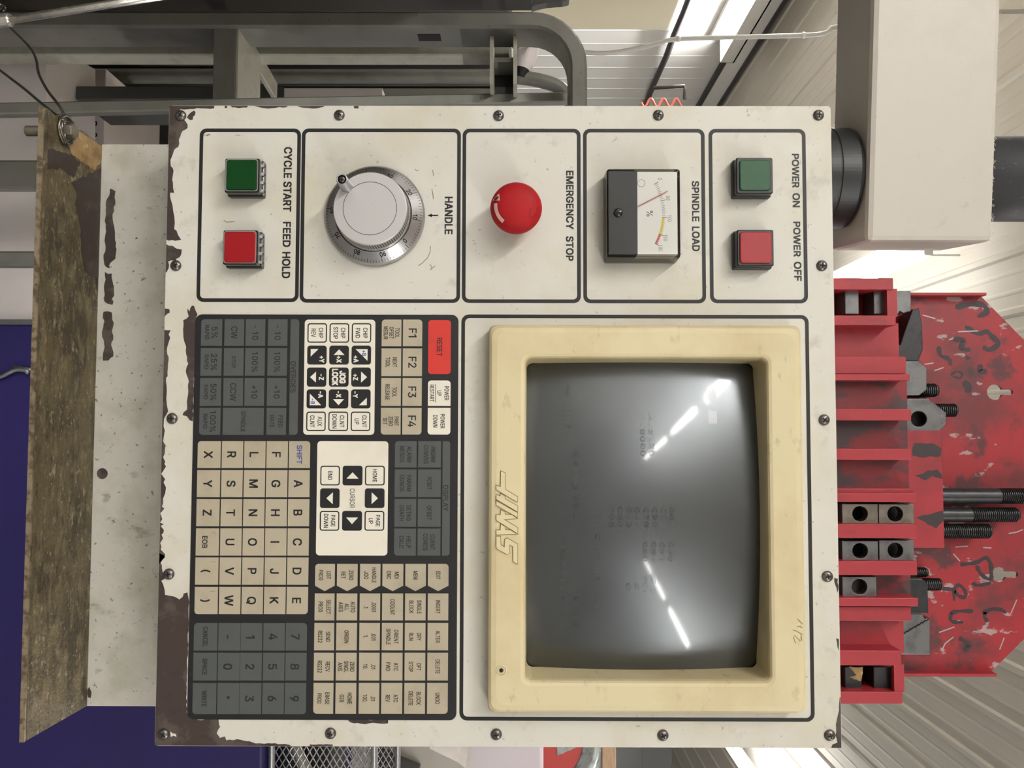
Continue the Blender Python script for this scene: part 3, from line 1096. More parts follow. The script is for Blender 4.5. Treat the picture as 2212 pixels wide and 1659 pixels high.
# black lower cover
qm = RECT(1311, 367, 1377.5, 552, -.0208)
b = MB()
b.box(qm[0] + .0008, qm[1] - .0006, -.0212, -.0005, qm[2] + .0006, qm[3], 'blackplastic', .0005)
b.build('lower_cover', meter)
b = MB()
sx, sz = XZ(1335.3, 459.5, -.0216)
b.lathe([(.0034, .0205), (.0034, .0222), (.0028, .0228), (.00001, .0230)], (sx, 0, sz), AX, 'glossblack', 24)
b.prism([(sx - .0004, sz - .001), (sx + .0004, sz - .001), (sx + .0004, sz + .003), (sx - .0004, sz + .003)], -.0232, -.0225, 'dark')
b.build('zero_screw', meter)
# scale card, set back
YS = -.0190
qs = RECT(1381.5, 371, 1464, 549, YS)
b = MB()
b.box(qs[0], qs[1], YS, -.002, qs[2] - .004, qs[3], 'dialpaper')
mz = (1290, 340, 6.912)


def MP(a, c):
    return XZ(mz[0] + a / mz[2], mz[1] + c / mz[2], YS)


# arc of the scale, in zoomed pixels: centre from three marks
def circ3(p, q_, r_):
    ax, ay = p; bx_, by_ = q_; cx_, cy_ = r_
    d = 2 * (ax * (by_ - cy_) + bx_ * (cy_ - ay) + cx_ * (ay - by_))
    ux = ((ax * ax + ay * ay) * (by_ - cy_) + (bx_ * bx_ + by_ * by_) * (cy_ - ay) + (cx_ * cx_ + cy_ * cy_) * (ay - by_)) / d
    uy = ((ax * ax + ay * ay) * (cx_ - bx_) + (bx_ * bx_ + by_ * by_) * (ax - cx_) + (cx_ * cx_ + cy_ * cy_) * (bx_ - ax)) / d
    return ux, uy, math.hypot(ax - ux, ay - uy)


ucx, ucy, ur = circ3((850, 405), (968, 895), (860, 1282))


def AP(rad_, a):
    return MP(ucx + rad_ * math.cos(a), ucy + rad_ * math.sin(a))


aa = math.atan2(405 - ucy, 850 - ucx)
a50 = math.atan2(650 - ucy, 947 - ucx)
a100 = math.atan2(895 - ucy, 968 - ucx)
a150 = math.atan2(1145 - ucy, 920 - ucx)
a180 = math.atan2(1282 - ucy, 860 - ucx)
keys_ = [(0, aa), (50, a50), (100, a100), (150, a150), (180, a180)]


def ang(v):
    for (v0, b0), (v1, b1) in zip(keys_, keys_[1:]):
        if v <= v1:
            return b0 + (b1 - b0) * (v - v0) / (v1 - v0)


YI = YS - .0001
for c0, c1, mt in ((100, 150, 'yellow'), (150, 180, 'meterred')):
    pr = [AP(ur, ang(c0 + (c1 - c0) * k / 12)) for k in range(13)]
    po = [AP(ur + 33, ang(c0 + (c1 - c0) * k / 12)) for k in range(13)]
    b.loft([[(p[0], YI, p[1]) for p in pr], [(p[0], YI, p[1]) for p in po]], mt, smooth=False, closed=False)
for k in range(0, 37):
    v = k * 5
    big = v % 50 == 0 or v == 180
    a = ang(v)
    b.stroke([AP(ur + (0 if v < 100 or big else 33), a), AP(ur + (72 if big else (50 if v % 10 else 42)), a)], .00055 if big else .0003, YI, 'greyink')
for s, c in (('0', (935, 322)), ('50', (1055, 608)), ('100', (1080, 912)), ('150', (1020, 1200)), ('180', (945, 1355))):
    x_, z_ = MP(*c)
    b.text(s, x_, z_, .0028, YI, 'greyink', xs=.75)
x_, z_ = MP(785, 840)
b.text('%', x_, z_, .0048, YI, 'ink', xs=.9)
x_, z_ = MP(658, 385)
b.plate([circ(x_, z_, .0030, 24), circ(x_, z_, .0027, 24)], YI, 0, 'greyink')
b.build('scale_card', meter)
b = MB()
b.stroke([MP(625, 730), MP(1045, 513)], .0006, YS - .002, 'meterred')
b.tube([(MP(600, 742)[0], YS - .002, MP(600, 742)[1]), (MP(1045, 513)[0], YS - .002, MP(1045, 513)[1])], .00028, 'meterred', 6)
b.build('needle', meter)

# ---- monitor bezel, screen, logo
OP = RECT(1136.5, 775, 1663, 1470.5, -.018)
b = MB()
NB = 10


def rl(q, g, r, y):
    return [(x_, y, z_) for x_, z_ in rr(q[0] - g, q[1] + g, q[2] - g, q[3] + g, r, NB)]


b.loft([rl(BZ, .0006, .005, .002), rl(BZ, .0004, .005, -.014), rl(BZ, -.0004, .006, -.0172), rl(BZ, -.0022, .007, -.0188), rl(BZ, -.006, .008, -.0195),
        rl(OP, .0040, .007, -.0195), rl(OP, .0018, .0058, -.0188), rl(OP, .0006, .005, -.0172), rl(OP, 0, .005, -.014), rl(OP, -.001, .005, .014)], 'bezel', smooth=False)
# pencil marks
for pts in ([(1722.5, 1337), (1732, 1346), (1734.5, 1349)], [(1722, 1355), (1728, 1352), (1733, 1357)], [(1713, 1361), (1720, 1363), (1734, 1371)], [(1731, 1372), (1732, 1384), (1729, 1385), (1716, 1372), (1714, 1377), (1719, 1390)]):
    b.stroke([XZ(p[0], p[1], -.0196) for p in pts], .0005, -.0197, 'pencil_and_shade')
bez = b.build('monitor_bezel', pend)
b = MB()
lz = (1040, 1000, 7.213)
YLG = -.0194
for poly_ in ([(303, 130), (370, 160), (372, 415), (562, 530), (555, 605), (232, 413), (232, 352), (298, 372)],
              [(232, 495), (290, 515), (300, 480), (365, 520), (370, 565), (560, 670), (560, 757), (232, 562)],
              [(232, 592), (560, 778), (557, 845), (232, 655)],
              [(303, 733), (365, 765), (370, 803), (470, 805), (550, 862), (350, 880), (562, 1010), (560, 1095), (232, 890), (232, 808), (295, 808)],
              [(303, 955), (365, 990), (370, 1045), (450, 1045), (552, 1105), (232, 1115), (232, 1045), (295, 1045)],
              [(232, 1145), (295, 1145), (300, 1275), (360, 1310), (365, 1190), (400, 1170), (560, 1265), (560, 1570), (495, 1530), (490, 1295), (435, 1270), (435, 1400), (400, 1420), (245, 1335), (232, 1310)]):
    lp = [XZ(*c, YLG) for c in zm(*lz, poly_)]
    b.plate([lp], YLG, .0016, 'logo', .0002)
    b.plate([lp], YLG, .0003, 'pencil_and_shade', 0, None, .00045)  # dark rim round each letter: grime, with edge shade painted in
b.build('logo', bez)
b = MB()
kx, kz = XZ(1083, 1448, -.0195)
b.lathe([(.0042, .0190), (.0040, .0199), (.0034, .0199), (.0030, .0192), (.0016, .0192), (.0014, .0203), (.00001, .0203)], (kx, 0, kz), AX, ['logo', 'logo', 'pencil_and_shade', 'logo', 'dark', 'dark'], 24)
b.build('adjuster', bez)
b = MB()
RS = .50
scx, scz = (OP[0] + OP[1]) / 2, (OP[2] + OP[3]) / 2
hwx, hwz = (OP[1] - OP[0]) / 2 + .004, (OP[3] - OP[2]) / 2 + .004
YC = -.0075


def scr(x, z, lift=0.0):
    dx, dz = x - scx, z - scz
    return (x, YC - lift + RS - math.sqrt(RS * RS - dx * dx - dz * dz), z)


NX, NZ = 40, 30
b.loft([[scr(scx + hwx * (2 * i / NX - 1), scz + hwz * (2 * j / NZ - 1)) for i in range(NX + 1)] for j in range(NZ + 1)], 'screen', smooth=True, closed=False)


def ghost(s, px_, y0, y1, h=9.5, mat='ghost', bold=.01):
    """faint burnt-in words: image column px_, running from y0 to y1"""
    a = XZ(px_, y0, -.004)
    c = XZ(px_, y1, -.004)
    cx_, cz_ = (a[0] + c[0]) / 2, (a[1] + c[1]) / 2
    b.text(s, 0, 0, h / 2739, 0, mat, width=c[0] - a[0], bold=bold, fn=lambda u, v: scr(cx_ + u, cz_ + v, .0002), mono=True)


ghost('RUNNING', 1228.5, 827, 929)
ghost('SPIND 50%', 1243, 975, 1118)
ghost('HIGH GEAR', 1290.5, 1121, 1256)
ghost('CH', 1290.5, 1288, 1314)
ghost('BUF FEED', 1216, 1180, 1296)
ghost('RAPID', 1244, 1286, 1357)
for k, s in enumerate(('G98', 'G80', 'G43', 'G41', 'G20', 'G90', 'G17', 'G01')):
    ghost(s, 1320 + k * 18.6, 1094, 1138)
for k, s in enumerate(('G69', 'G64', 'G54', 'G50')):
    ghost(s, 1392 + k * 18.6, 1170, 1212)
for k, s in enumerate(('ACT', 'KG.', 'PCT', 'S1')):
    ghost(s, 1357 + k * 18.0, 1246, 1284)
ghost('-1.0000', 1388, 884, 985)
ghost('-4.5120', 1407, 884, 985)
lp = [XZ(*c) for c in ((1531, 835), (1550, 835), (1550, 915), (1531, 915))]
b.face([b.v(scr(p[0], p[1], .0002)) for p in lp], 'ghostbar')
b.build('screen', bez)

# ---- keypad
A_ = (400, 660, 3.6867)
B_ = (400, 940, 3.6867)
C_ = (400, 1200, 3.6867)
KQ = RECT(422.8, 679.2, 986, 1555.5)
b = MB()
b.prism(rr(KQ[0], KQ[1], KQ[2], KQ[3], .0055, 6), -.0006, 0, 'keyblack', 'edge')
# chipped pale rim
pad = b.build('keypad', pend)
YK = -.0006
YKT = YK - .0005


def kq(zo, v0, u0, v1, u1):
    """rectangle (X0, X1, Z0, Z1) from zoomed pixels: v = image x, u = image y"""
    (a, c), (d, e) = zm(zo[0], zo[1], zo[2], [(v0, u0), (v1, u1)])
    return RECT(a, c, d, e)


def key(name, q, mat, lines, ink='ink', r=.0, corners=(1, 1, 1, 1), extra=None, pent=False, gap=1.5):
    """one membrane key; lines = (text, cap height m, x scale, offset x, offset z)"""
    b = MB()
    x0, x1, z0, z1 = q
    if pent:
        lp = [(x0, z0), (x1 - .0042, z0), (x1, (z0 + z1) / 2), (x1 - .0042, z1), (x0, z1)]
        if r:
            base = rr(x0, x1, z0, z1, r, 4, corners)
            lp = [p for p in base if p[0] < x1 - .001]
            lp = []
            if corners[0]:
                lp += rr(x0, x1, z0, z1, r, 4, (1, 0, 0, 0))[:5]
            else:
                lp += [(x0, z0)]
            lp += [(x1 - .0042, z0), (x1, (z0 + z1) / 2), (x1 - .0042, z1)]
            if corners[3]:
                lp += rr(x0, x1, z0, z1, r, 4, (0, 0, 0, 1))[3:]
            else:
                lp += [(x0, z1)]
    else:
        lp = rr(x0, x1, z0, z1, r, 4, corners) if r else [(x0, z0), (x1, z0), (x1, z1), (x0, z1)]
    b.prism(lp, YK - .00035, YK + .0001, mat)
    cx, cz = (x0 + x1) / 2, (z0 + z1) / 2
    if pent:
        cx -= .0018
    for ln in lines:
        s, h, xs, ox, oz = ln[:5]
        m_ = ln[5] if len(ln) > 5 else ink
        bd = ln[6] if len(ln) > 6 else .009
        me, wd, _, cap = glyphs(s)
        W = wd * h / cap * xs
        lim = (x1 - x0) - .0016
        b.text(s, cx + ox, cz + oz, h, YK - .00042, m_, width=min(W, lim), bold=bd)
    if extra:
        extra(b)
    return b.build(name, pad)


U = 1 / 3.6867 / 2739            # metres per zoomed pixel on the panel


def lines_of(txt, h, xs, lead):
    ls = txt.split('\n')
    n_ = len(ls)
    return [(s, h, xs, 0, ((n_ - 1) / 2 - i) * lead) for i, s in enumerate(ls)]


RK = 26 * U
# overrides block
OVR = [(133, 295), (318, 470), (486, 638), (664, 815), (843, 908)]
OVC = [(110, 322), (340, 560), (578, 800), (815, 1030)]
# (v measured at the first column; panel rows are level after mapping, so use the first column's rows)


def ovq(r, c0, c1=None, r1=None):
    a = kq(A_, OVR[r][0], OVC[0][0], OVR[r1 if r1 is not None else r][1], OVC[0][1])
    d = kq(A_, OVR[r][0], OVC[c0][0], OVR[r][1], OVC[c1 if c1 is not None else c0][1])
    return (d[0], d[1], a[2], a[3])


for c, s in enumerate(('5%', '25%', '50%', '100%')):
    key('override_key', ovq(0, c), 'kgrey', [(s, 46 * U, 1.0, 0, 24 * U), ('RAPID', 32 * U, .95, 0, -36 * U)], 'inkgrey', RK if c in (0, 3) else 0, ((1, 0, 0, 0) if c == 0 else (0, 1, 0, 0)))
for c, (s, h) in enumerate((('CW', 48), ('STOP', 30), ('CCW', 48))):
    key('override_key', ovq(1, c), 'kgrey', [(s, h * U, .9, 0, 0)], 'inkgrey')
for r, hd in ((2, 0), (3, 0)):
    for c, s in enumerate(('- 10', '100%', '+10')):
        key('override_key', ovq(r, c), 'kgrey', [(s, 46 * U, .95, 0, 0)], 'inkgrey')
key('override_label', ovq(1, 3, 3, 2), 'kgrey', [('SPINDLE', 34 * U, .85, 0, 0)], 'inkgrey')
key('override_label', ovq(3, 3), 'kgrey', [('FEED', 34 * U, .85, 0, 34 * U), ('RATE', 34 * U, .85, 0, -34 * U)], 'inkgrey')
key('override_label', ovq(4, 0, 3), 'kgrey', [('OVERIDES', 40 * U, .95, 0, -8 * U)], 'inkgrey', RK, (0, 0, 1, 1))

# jog block
jq = kq(A_, 955, 113, 1507, 1030)
b = MB()
b.prism(rr(*jq, RK * 1.1, 5), YK - .0002, YK + .0001, 'kwhite')
b.build('jog_ground', pad)
JV = [(978, 1130), (1153, 1307), (1330, 1483)]
JU = [(142, 297), (320, 471), (494, 647), (668, 820), (845, 1000)]


def jogq(r, c):
    a = kq(A_, JV[r][0], JU[0][0], JV[r][1], JU[0][1])
    d = kq(A_, JV[r][0], JU[c][0], JV[r][1], JU[c][1])
    return (d[0], d[1], a[2], a[3])


def framed(name, q, txt, h=34, lead=60):
    def ex(b):
        b.plate([rr(q[0], q[1], q[2], q[3], 20 * U, 4), rr(q[0] + 9 * U, q[1] - 9 * U, q[2] + 9 * U, q[3] - 9 * U, 13 * U, 4)], YK - .00042, 0, 'ink')
    return key(name, q, 'kwhite', lines_of(txt, h * U, .78, lead * U), 'ink', 20 * U, (1, 1, 1, 1), ex)


for r, t0, t4 in ((0, 'CHIP\nREV', 'AUX\nCLNT'), (1, 'CHIP\nSTOP', 'CLNT\nDOWN'), (2, 'CHIP\nFWD', 'CLNT\nUP')):
    framed('jog_key', jogq(r, 0), t0)
    framed('jog_key', jogq(r, 4), t4)


def jog(r, c, tri, txt=None, tx=(0, 0), blue=None, bx=(0, 0)):
    """tri and offsets in zoomed pixels relative to the key centre (u right, v up)"""
    q = jogq(r, c)
    cx, cz = (q[0] + q[1]) / 2, (q[2] + q[3]) / 2

    def ex(b):
        if tri:
            b.prism([(cx + u * U, cz + v * U) for u, v in tri], YK - .00042, None, 'inkwhite')
        if blue:
            b.text(blue, cx + bx[0] * U, cz + bx[1] * U, 30 * U, YK - .00048, 'inkblue', xs=.9, bold=.02)
    ls = []
    if txt:
        ls = [(txt, 36 * U, .85, tx[0] * U, tx[1] * U, 'inkwhite', .03)]
    key('jog_key', q, 'keyblack', ls, 'inkwhite', 22 * U, (1, 1, 1, 1), ex)


jog(0, 1, [(-49, -50), (12, -50), (-49, 12)], '+Y', (33, 40))
jog(0, 2, [(0, -52), (44, -5), (-44, -5)], '-Z', (0, 38))
jog(0, 3, [(50, -52), (50, 40), (-42, -52)], '-A', (-34, 34), '-B', (20, -28))
jog(1, 1, [(-46, 0), (0, -44), (0, 44)], '+X', (34, 0))
jog(1, 3, [(50, 0), (2, 44), (2, -44)], '-X', (-36, 0))
jog(2, 1, [(-48, 50), (-48, -46), (46, 50)], '+A', (32, -42), '+B', (-16, 22))
jog(2, 2, [(0, 48), (-44, 0), (44, 0)], '+Z', (0, -44))
jog(2, 3, [(50, 48), (50, -14), (-10, 48)], '-Y', (-34, -44))
qj = jogq(1, 2)
key('jog_key', qj, 'keyblack', [('JOG', 44 * U, .8, 0, 30 * U, 'inkwhite', .035), ('LOCK', 44 * U, .8, 0, -30 * U, 'inkwhite', .035)], 'inkwhite', 22 * U)

# function keys
FV = [(1568, 1722), (1737, 1888)]
FU = [(113, 325), (342, 563), (578, 800), (815, 1028)]


def grid(zo, V, Uc, r, c, base=0):
    a = kq(zo, V[r][0], Uc[base][0], V[r][1], Uc[base][1])
    d = kq(zo, V[r][0], Uc[c][0], V[r][1], Uc[c][1])
    return (d[0], d[1], a[2], a[3])


for c, (f, tt) in enumerate((('F1', 'TOOL\nOFSET\nMESUR'), ('F2', 'NEXT\nTOOL'), ('F3', 'TOOL\nRELEASE'), ('F4', 'PART\nZERO\nSET'))):
    key('function_key', grid(A_, FV, FU, 1, c), 'kbeige', [(f, 62 * U, .95, 0, 0)], 'ink', RK if c in (0, 3) else 0, ((0, 0, 0, 1) if c == 0 else (0, 0, 1, 0)))
    key('function_key', grid(A_, FV, FU, 0, c), 'kbeige', lines_of(tt, 33 * U, .66, 46 * U if tt.count('\n') == 2 else 56 * U), 'ink', RK if c in (0, 3) else 0, ((1, 0, 0, 0) if c == 0 else (0, 1, 0, 0)))
RV = [(1938, 2115)]
RU = [(117, 547), (597, 800), (815, 1028)]
key('reset_key', grid(A_, RV, RU, 0, 0), 'kred', [('RESET', 42 * U, .85, 0, 0)], 'ink', RK)


def underl(b):
    q = grid(A_, RV, RU, 0, 1)
    cx, cz = (q[0] + q[1]) / 2, (q[2] + q[3]) / 2
    b.stroke([(q[0] + 28 * U, cz - 30 * U), (q[1] - 28 * U, cz - 30 * U)], 4 * U, YK - .00042, 'ink')


key('power_key', grid(A_, RV, RU, 0, 1), 'kwhite', [('POWER', 33 * U, .7, 0, 58 * U), ('UP', 33 * U, .7, 0, 0), ('RESTART', 33 * U, .68, 0, -58 * U)], 'ink', RK, (1, 0, 0, 1), underl)
key('power_key', grid(A_, RV, RU, 0, 2), 'kwhite', [('POWER', 33 * U, .7, 0, 28 * U), ('DOWN', 33 * U, .7, 0, -30 * U)], 'ink', RK, (0, 1, 1, 0))

# display block
DV = [(1673, 1843), (1858, 2037), (2052, 2110)]
DU = [(47, 257), (272, 492), (507, 729), (743, 958)]
for c, (s1, s0) in enumerate((('PRGRM\nCONVRS', 'ALARM\nMESGS'), ('POSIT', 'PARAM\nDGNOS'), ('OFSET', 'SETNG\nGRAPH'), ('CURNT\nCOMDS', 'HELP\nCALC'))):
    key('display_key', grid(B_, DV, DU, 1, c), 'kgrey', lines_of(s1, 35 * U, .74, 56 * U), 'inkgrey')
    key('display_key', grid(B_, DV, DU, 0, c), 'kgrey', lines_of(s0, 35 * U, .78, 56 * U), 'inkgrey', RK if c in (0, 3) else 0, ((1, 0, 0, 0) if c == 0 else (0, 1, 0, 0)))
q = grid(B_, DV, DU, 2, 0)
q2 = grid(B_, DV, DU, 2, 3)
key('display_label', (q[0], q2[1], q[2], q[3]), 'kgrey', [('DISPLAY', 40 * U, .9, 0, -4 * U)], 'inkgrey', RK * .8, (0, 0, 1, 1))

# cursor block
cq = kq(B_, 1055, 47, 1611, 958)
b = MB()
b.prism(rr(*cq, RK * 1.1, 5), YK - .0002, YK + .0001, 'kwhite')
cxm, czm = XZ(*zm(*B_, [(1332, 502)])[0])
b.text('CURSOR', cxm, czm, 38 * U, YK - .0003, 'ink', xs=.72)
b.build('cursor_ground', pad)
CV = [(1080, 1233), (1257, 1413), (1435, 1590)]
CU = [(243, 400), (423, 580), (602, 760)]
for r, c, s in ((0, 0, 'END'), (0, 2, 'PAGE\nDOWN'), (2, 0, 'HOME'), (2, 2, 'PAGE\nUP')):
    framed('cursor_key', grid(B_, CV, CU, r, c), s, 33, 56)
for r, c, tri in ((0, 1, [(0, -28), (47, 24), (-47, 24)]), (1, 0, [(-26, 0), (24, -48), (24, 48)]), (1, 2, [(26, 0), (-26, 47), (-26, -47)]), (2, 1, [(0, 26), (-47, -24), (47, -24)])):
    qq = grid(B_, CV, CU, r, c)

    def ex(b, qq=qq, tri=tri):
        cx, cz = (qq[0] + qq[1]) / 2, (qq[2] + qq[3]) / 2
        b.prism([(cx + u * U, cz + v * U) for u, v in tri], YK - .00042, None, 'inkwhite')
    key('cursor_key', qq, 'keyblack', [], 'ink', 20 * U, (1, 1, 1, 1), ex)

# letters
LV = [(105, 283), (297, 462), (475, 640), (652, 818), (830, 995)]
LU = [(47, 262), (278, 493), (508, 725), (741, 958), (972, 1190), (1207, 1423)]
rows_ = (('X', 'Y', 'Z', 'EOB', '(', ')'), 'RSTUVW', 'LMNOPQ', 'FGHIJK', ('SHIFT', 'A', 'B', 'C', 'D', 'E'))
for r, row in enumerate(rows_):
    for c, s in enumerate(row):
        cr = {(0, 0): (1, 0, 0, 0), (0, 5): (0, 1, 0, 0), (4, 0): (0, 0, 0, 1), (4, 5): (0, 0, 1, 0)}.get((r, c))
        q = grid(B_, LV, LU, r, c)
        h, xs, ik = 66, .95, 'ink'
        if s == 'EOB':
            h, xs = 40, .9
        if s == 'SHIFT':
            h, xs, ik = 40, .95, 'inkblue'
        if s in '()':
            h, xs = 58, 1.1

        def ex(b, s=s, q=q):
            if s in ('EOB', '(', ')'):
                x_, z_ = q[0] + 34 * U, q[3] - 42 * U
                if s == 'EOB':
                    b.stroke([(x_ - 6 * U, z_ - 16 * U), (x_ + 6 * U, z_ + 16 * U)], 4 * U, YK - .00042, 'pencil_and_shade')
                else:
                    b.stroke([(x_, z_ - 20 * U), (x_, z_ + 20 * U)], 4 * U, YK - .00042, 'pencil_and_shade')
        key('letter_key', q, 'kbeige', [(s, h * U, xs, 0, -20 * U if s == 'EOB' else (-6 * U if s != 'SHIFT' else 0), ik, .016)], ik, RK if cr else 0, cr or (0, 0, 0, 0), ex)

# numbers
NV = [(75, 258), (270, 440), (447, 615), (627, 795), (805, 970)]
NU = [(535, 755), (772, 993), (1012, 1260)]
for r, row in enumerate((('CANCEL', 'SPACE', 'WRITE'), '-0.', '123', '456', '789')):
    for c, s in enumerate(row):
        cr = {(0, 0): (1, 0, 0, 0), (0, 2): (0, 1, 0, 0), (4, 0): (0, 0, 0, 1), (4, 2): (0, 0, 1, 0)}.get((r, c))
        q = grid(C_, NV, NU, r, c)
        if s == '.':
            def ex(b, q=q):
                b.prism(circ((q[0] + q[1]) / 2 - 8 * U, (q[2] + q[3]) / 2, 13 * U, 16), YK - .00042, None, 'inkgrey')
            ls = []
        else:
            ex = None
            ls = [(s, (66 if len(s) == 1 else 36) * U, .95 if len(s) == 1 else .8, 0, (-8 if len(s) == 1 else -2) * U, 'inkgrey', .014)]
        key('number_key', q, 'kgrey', ls, 'inkgrey', RK if cr else 0, cr or (0, 0, 0, 0), ex)

# mode keys
MV = [(1038, 1192), (1212, 1373), (1395, 1555), (1573, 1737), (1755, 1917), (1935, 2097)]
MU = [(65, 282), (300, 515), (535, 753), (772, 993), (1012, 1257)]
MT = (('LIST\nPROG', 'SELECT\nPROG', 'SEND\nRS232', 'RECV\nRS232', 'ERASE\nPROG'),
      ('ZERO\nRET', 'AUTO\nALL\nAXES', 'ORIGIN', 'ZERO\nSINGL\nAXIS', 'HOME\nG28'),
      ('HANDLE\nJOG', '.0001\n.1', '.001\n1.', '.01\n10.', '.01\n100.'),
      ('MDI\nDNC', 'COOLNT', 'ORIENT\nSPINDLE', 'ATC\nFWD', 'ATC\nREV'),
      ('MEM', 'SINGLE\nBLOCK', 'DRY\nRUN', 'OPT\nSTOP', 'BLOCK\nDELETE'),
      ('EDIT', 'INSERT', 'ALTER', 'DELETE', 'UNDO'))
for r, row in enumerate(MT):
    for c, s in enumerate(row):
        cr = {(0, 0): (1, 0, 0, 0), (0, 4): (0, 1, 0, 0), (5, 0): (0, 0, 0, 1), (5, 4): (0, 0, 1, 0)}.get((r, c))
        q = grid(C_, MV, MU, r, c)
        key('mode_key', q, 'kbeige', lines_of(s, 33 * U, .66, 47 * U if s.count('\n') == 2 else 62 * U), 'ink', RK if cr else 0, cr or (0, 0, 0, 0), None, c == 0)

# ================================================================ pendant arm
AXX, AYY = P(1840, 392, .075).x, .068       # swivel axis
ZA = .5705
arm = thing('pendant_arm', 'cream square steel arm with black swivel joining the panel beside the power buttons', 'support arm', (AXX, AYY, ZA))
b = MB()
xe = P(2000, 507, .025).x
yaw = Matrix.Translation((AXX, AYY, 0)) @ Matrix.Rotation(math.radians(6.5), 4, 'Z') @ Matrix.Translation((-AXX, -AYY, 0))
b.box(AXX - 1.6, xe, AYY - .045, AYY + .038, ZA, ZA + .105, 'armcream', .005, xf=yaw)
b.build('arm_tube', arm)
b = MB()
for k in range(150):               # lint along the top edge
    xx = AXX + random.uniform(-.24, xe - AXX)
    p0 = yaw @ Vector((xx, AYY - .044 + random.uniform(0, .004), ZA + .104))
    p1 = p0 + Vector((random.uniform(-.003, .003), random.uniform(-.002, .002), random.uniform(.0003, .0018)))
    b.tube([p0, (p0 + p1) / 2 + Vector((random.uniform(-.001, .001), 0, .0004)), p1], .00016, 'fuzz', 4)
o = b.build('dust_fringe', arm)
o['kind'] = 'stuff'
b = MB()
b.lathe([(.0430, PH - .004), (.0430, .5490), (.0424, .5496), (.0424, .5502), (.0432, .5508), (.0432, .5660), (.0415, .5688)], (AXX, AYY, 0), (0, 0, 1), 'rubber', 96, smooth=False)
b.build('swivel_collar', arm)
b = MB()
b.lathe([(.0355, ZA + .104), (.0368, ZA + .106), (.0368, ZA + .16), (.036, ZA + .5)], (AXX, AYY, 0), (0, 0, 1), 'lint', 40)
b.build('cable_sleeve', arm)

# ================================================================ shelf under the panel
YP = .060
zs = P(202, 900, YP).z
pA = P(220, 312, YP)
pB = P(185, 1525, YP)
sh = thing('shelf_bracket', 'bent sheet metal shelf along the panel edge, greasy brown ledge and chipped pale upright', 'shelf', ((pA.x + pB.x) / 2, YP, zs))
b = MB()
b.box(pA.x, pB.x, YP, YP + .0025, zs, .004, 'shelfcream')
lim = (pA.x, pB.x, zs, .01)
zp = (180, 300, 3.32)
for pts in ([(190, 355), (232, 375), (225, 420), (230, 470), (210, 540), (215, 600), (228, 680), (232, 770), (230, 860), (185, 910), (190, 930), (165, 920), (145, 860), (160, 780), (160, 640), (160, 560), (170, 430), (185, 410)],
            [(155, 955), (205, 965), (210, 1020), (220, 1060), (210, 1190), (150, 1165), (150, 1090), (160, 1010)],
            [(145, 1240), (205, 1245), (220, 1320), (205, 1380), (215, 1440), (200, 1480), (215, 1560), (180, 1590), (140, 1590), (150, 1470), (135, 1420), (145, 1330)]):
    chip(zm(*zp, pts), YP, amp=.001, lim=lim)
chip([(221 + 12 * math.cos(a * .45), 1023 + 12 * math.sin(a * .45)) for a in range(14)], YP, amp=.0006, lim=lim)
chip([(193, 1483), (198, 1495), (196, 1508), (190, 1506), (189, 1490)], YP, amp=.0004, lim=lim)
chip([(294, 512), (299, 515), (292, 517)], YP, amp=.0002, lim=lim)
b.build('upright_plate', sh)
# horizontal ledge
zl = zs
f0 = PZ(92, 232, zl)
f1 = PZ(54, 1600, zl)
b = MB()
outl = [(f0.x, f0.y), (f1.x, f1.y), (pB.x, YP), (pA.x, YP)]
lz_ = []
for k in range(60):
    lz_.append((f0.x + (f1.x - f0.x) * k / 60, f0.y + (f1.y - f0.y) * k / 60))
lz_.append(outl[1])
lz_ += [(pB.x, YP), (pA.x, YP)]
# ragged left end
nl = 18
for k in range(1, nl):
    tt = k / nl
    lz_.append((pA.x + (f0.x - pA.x) * tt + random.uniform(-.0012, .0012), YP + (f0.y - YP) * tt))
vt = [b.v((x_, y_, zl + .001)) for x_, y_ in lz_]
vb = [b.v((x_, y_, zl - .0015)) for x_, y_ in lz_]
b.face(vt, 'grime')
b.face(vb[::-1], 'grime')
n = len(vt)
for i in range(n):
    b.face([vt[i], vb[i], vb[(i + 1) % n], vt[(i + 1) % n]], 'edge')
# turned-down front lip
b.box(f0.x, f1.x, f0.y - .0012, f0.y + .0004, zl - .0024, zl + .0014, 'edge')


def ledge(px, mat, amp=.001, lift=.0013):
    lp = [(p.x, p.y) for p in (PZ(q[0], q[1], zl) for q in px)]
    lp = jag(lp, amp, .003)
    lp = [(min(max(a, f0.x), f1.x), min(max(c, f0.y + .0008), YP - .0004)) for a, c in lp]
    b.plate([lp], 0, 0, mat, fn=lambda c: (c.x, c.y, zl + lift))


ledge([(150, 395), (170, 385), (200, 372), (222, 360), (219, 480), (214, 560), (208, 632), (205, 600), (185, 592), (174, 560), (170, 490), (160, 440), (163, 415)], 'primer')
ledge([(140, 305), (160, 278), (185, 290), (220, 312), (219, 345), (200, 368), (172, 350), (150, 330)], 'grimelight')
ledge([(100, 320), (140, 330), (170, 350), (155, 385), (130, 365), (100, 365)], 'primer')
b.build('ledge', sh)

# hex bolt through the ledge
bc = PZ(137, 283, zl)
bo = thing('hex_bolt', 'galvanised hex bolt with nut through one end of the greasy brown ledge', 'bolt', (bc.x, bc.y, zl - .03))


def hexloop(r, z, ph=0.2):
    return [(bc.x + r * math.cos(ph + PI / 3 * k), bc.y + r * math.sin(ph + PI / 3 * k), z) for k in range(6)]


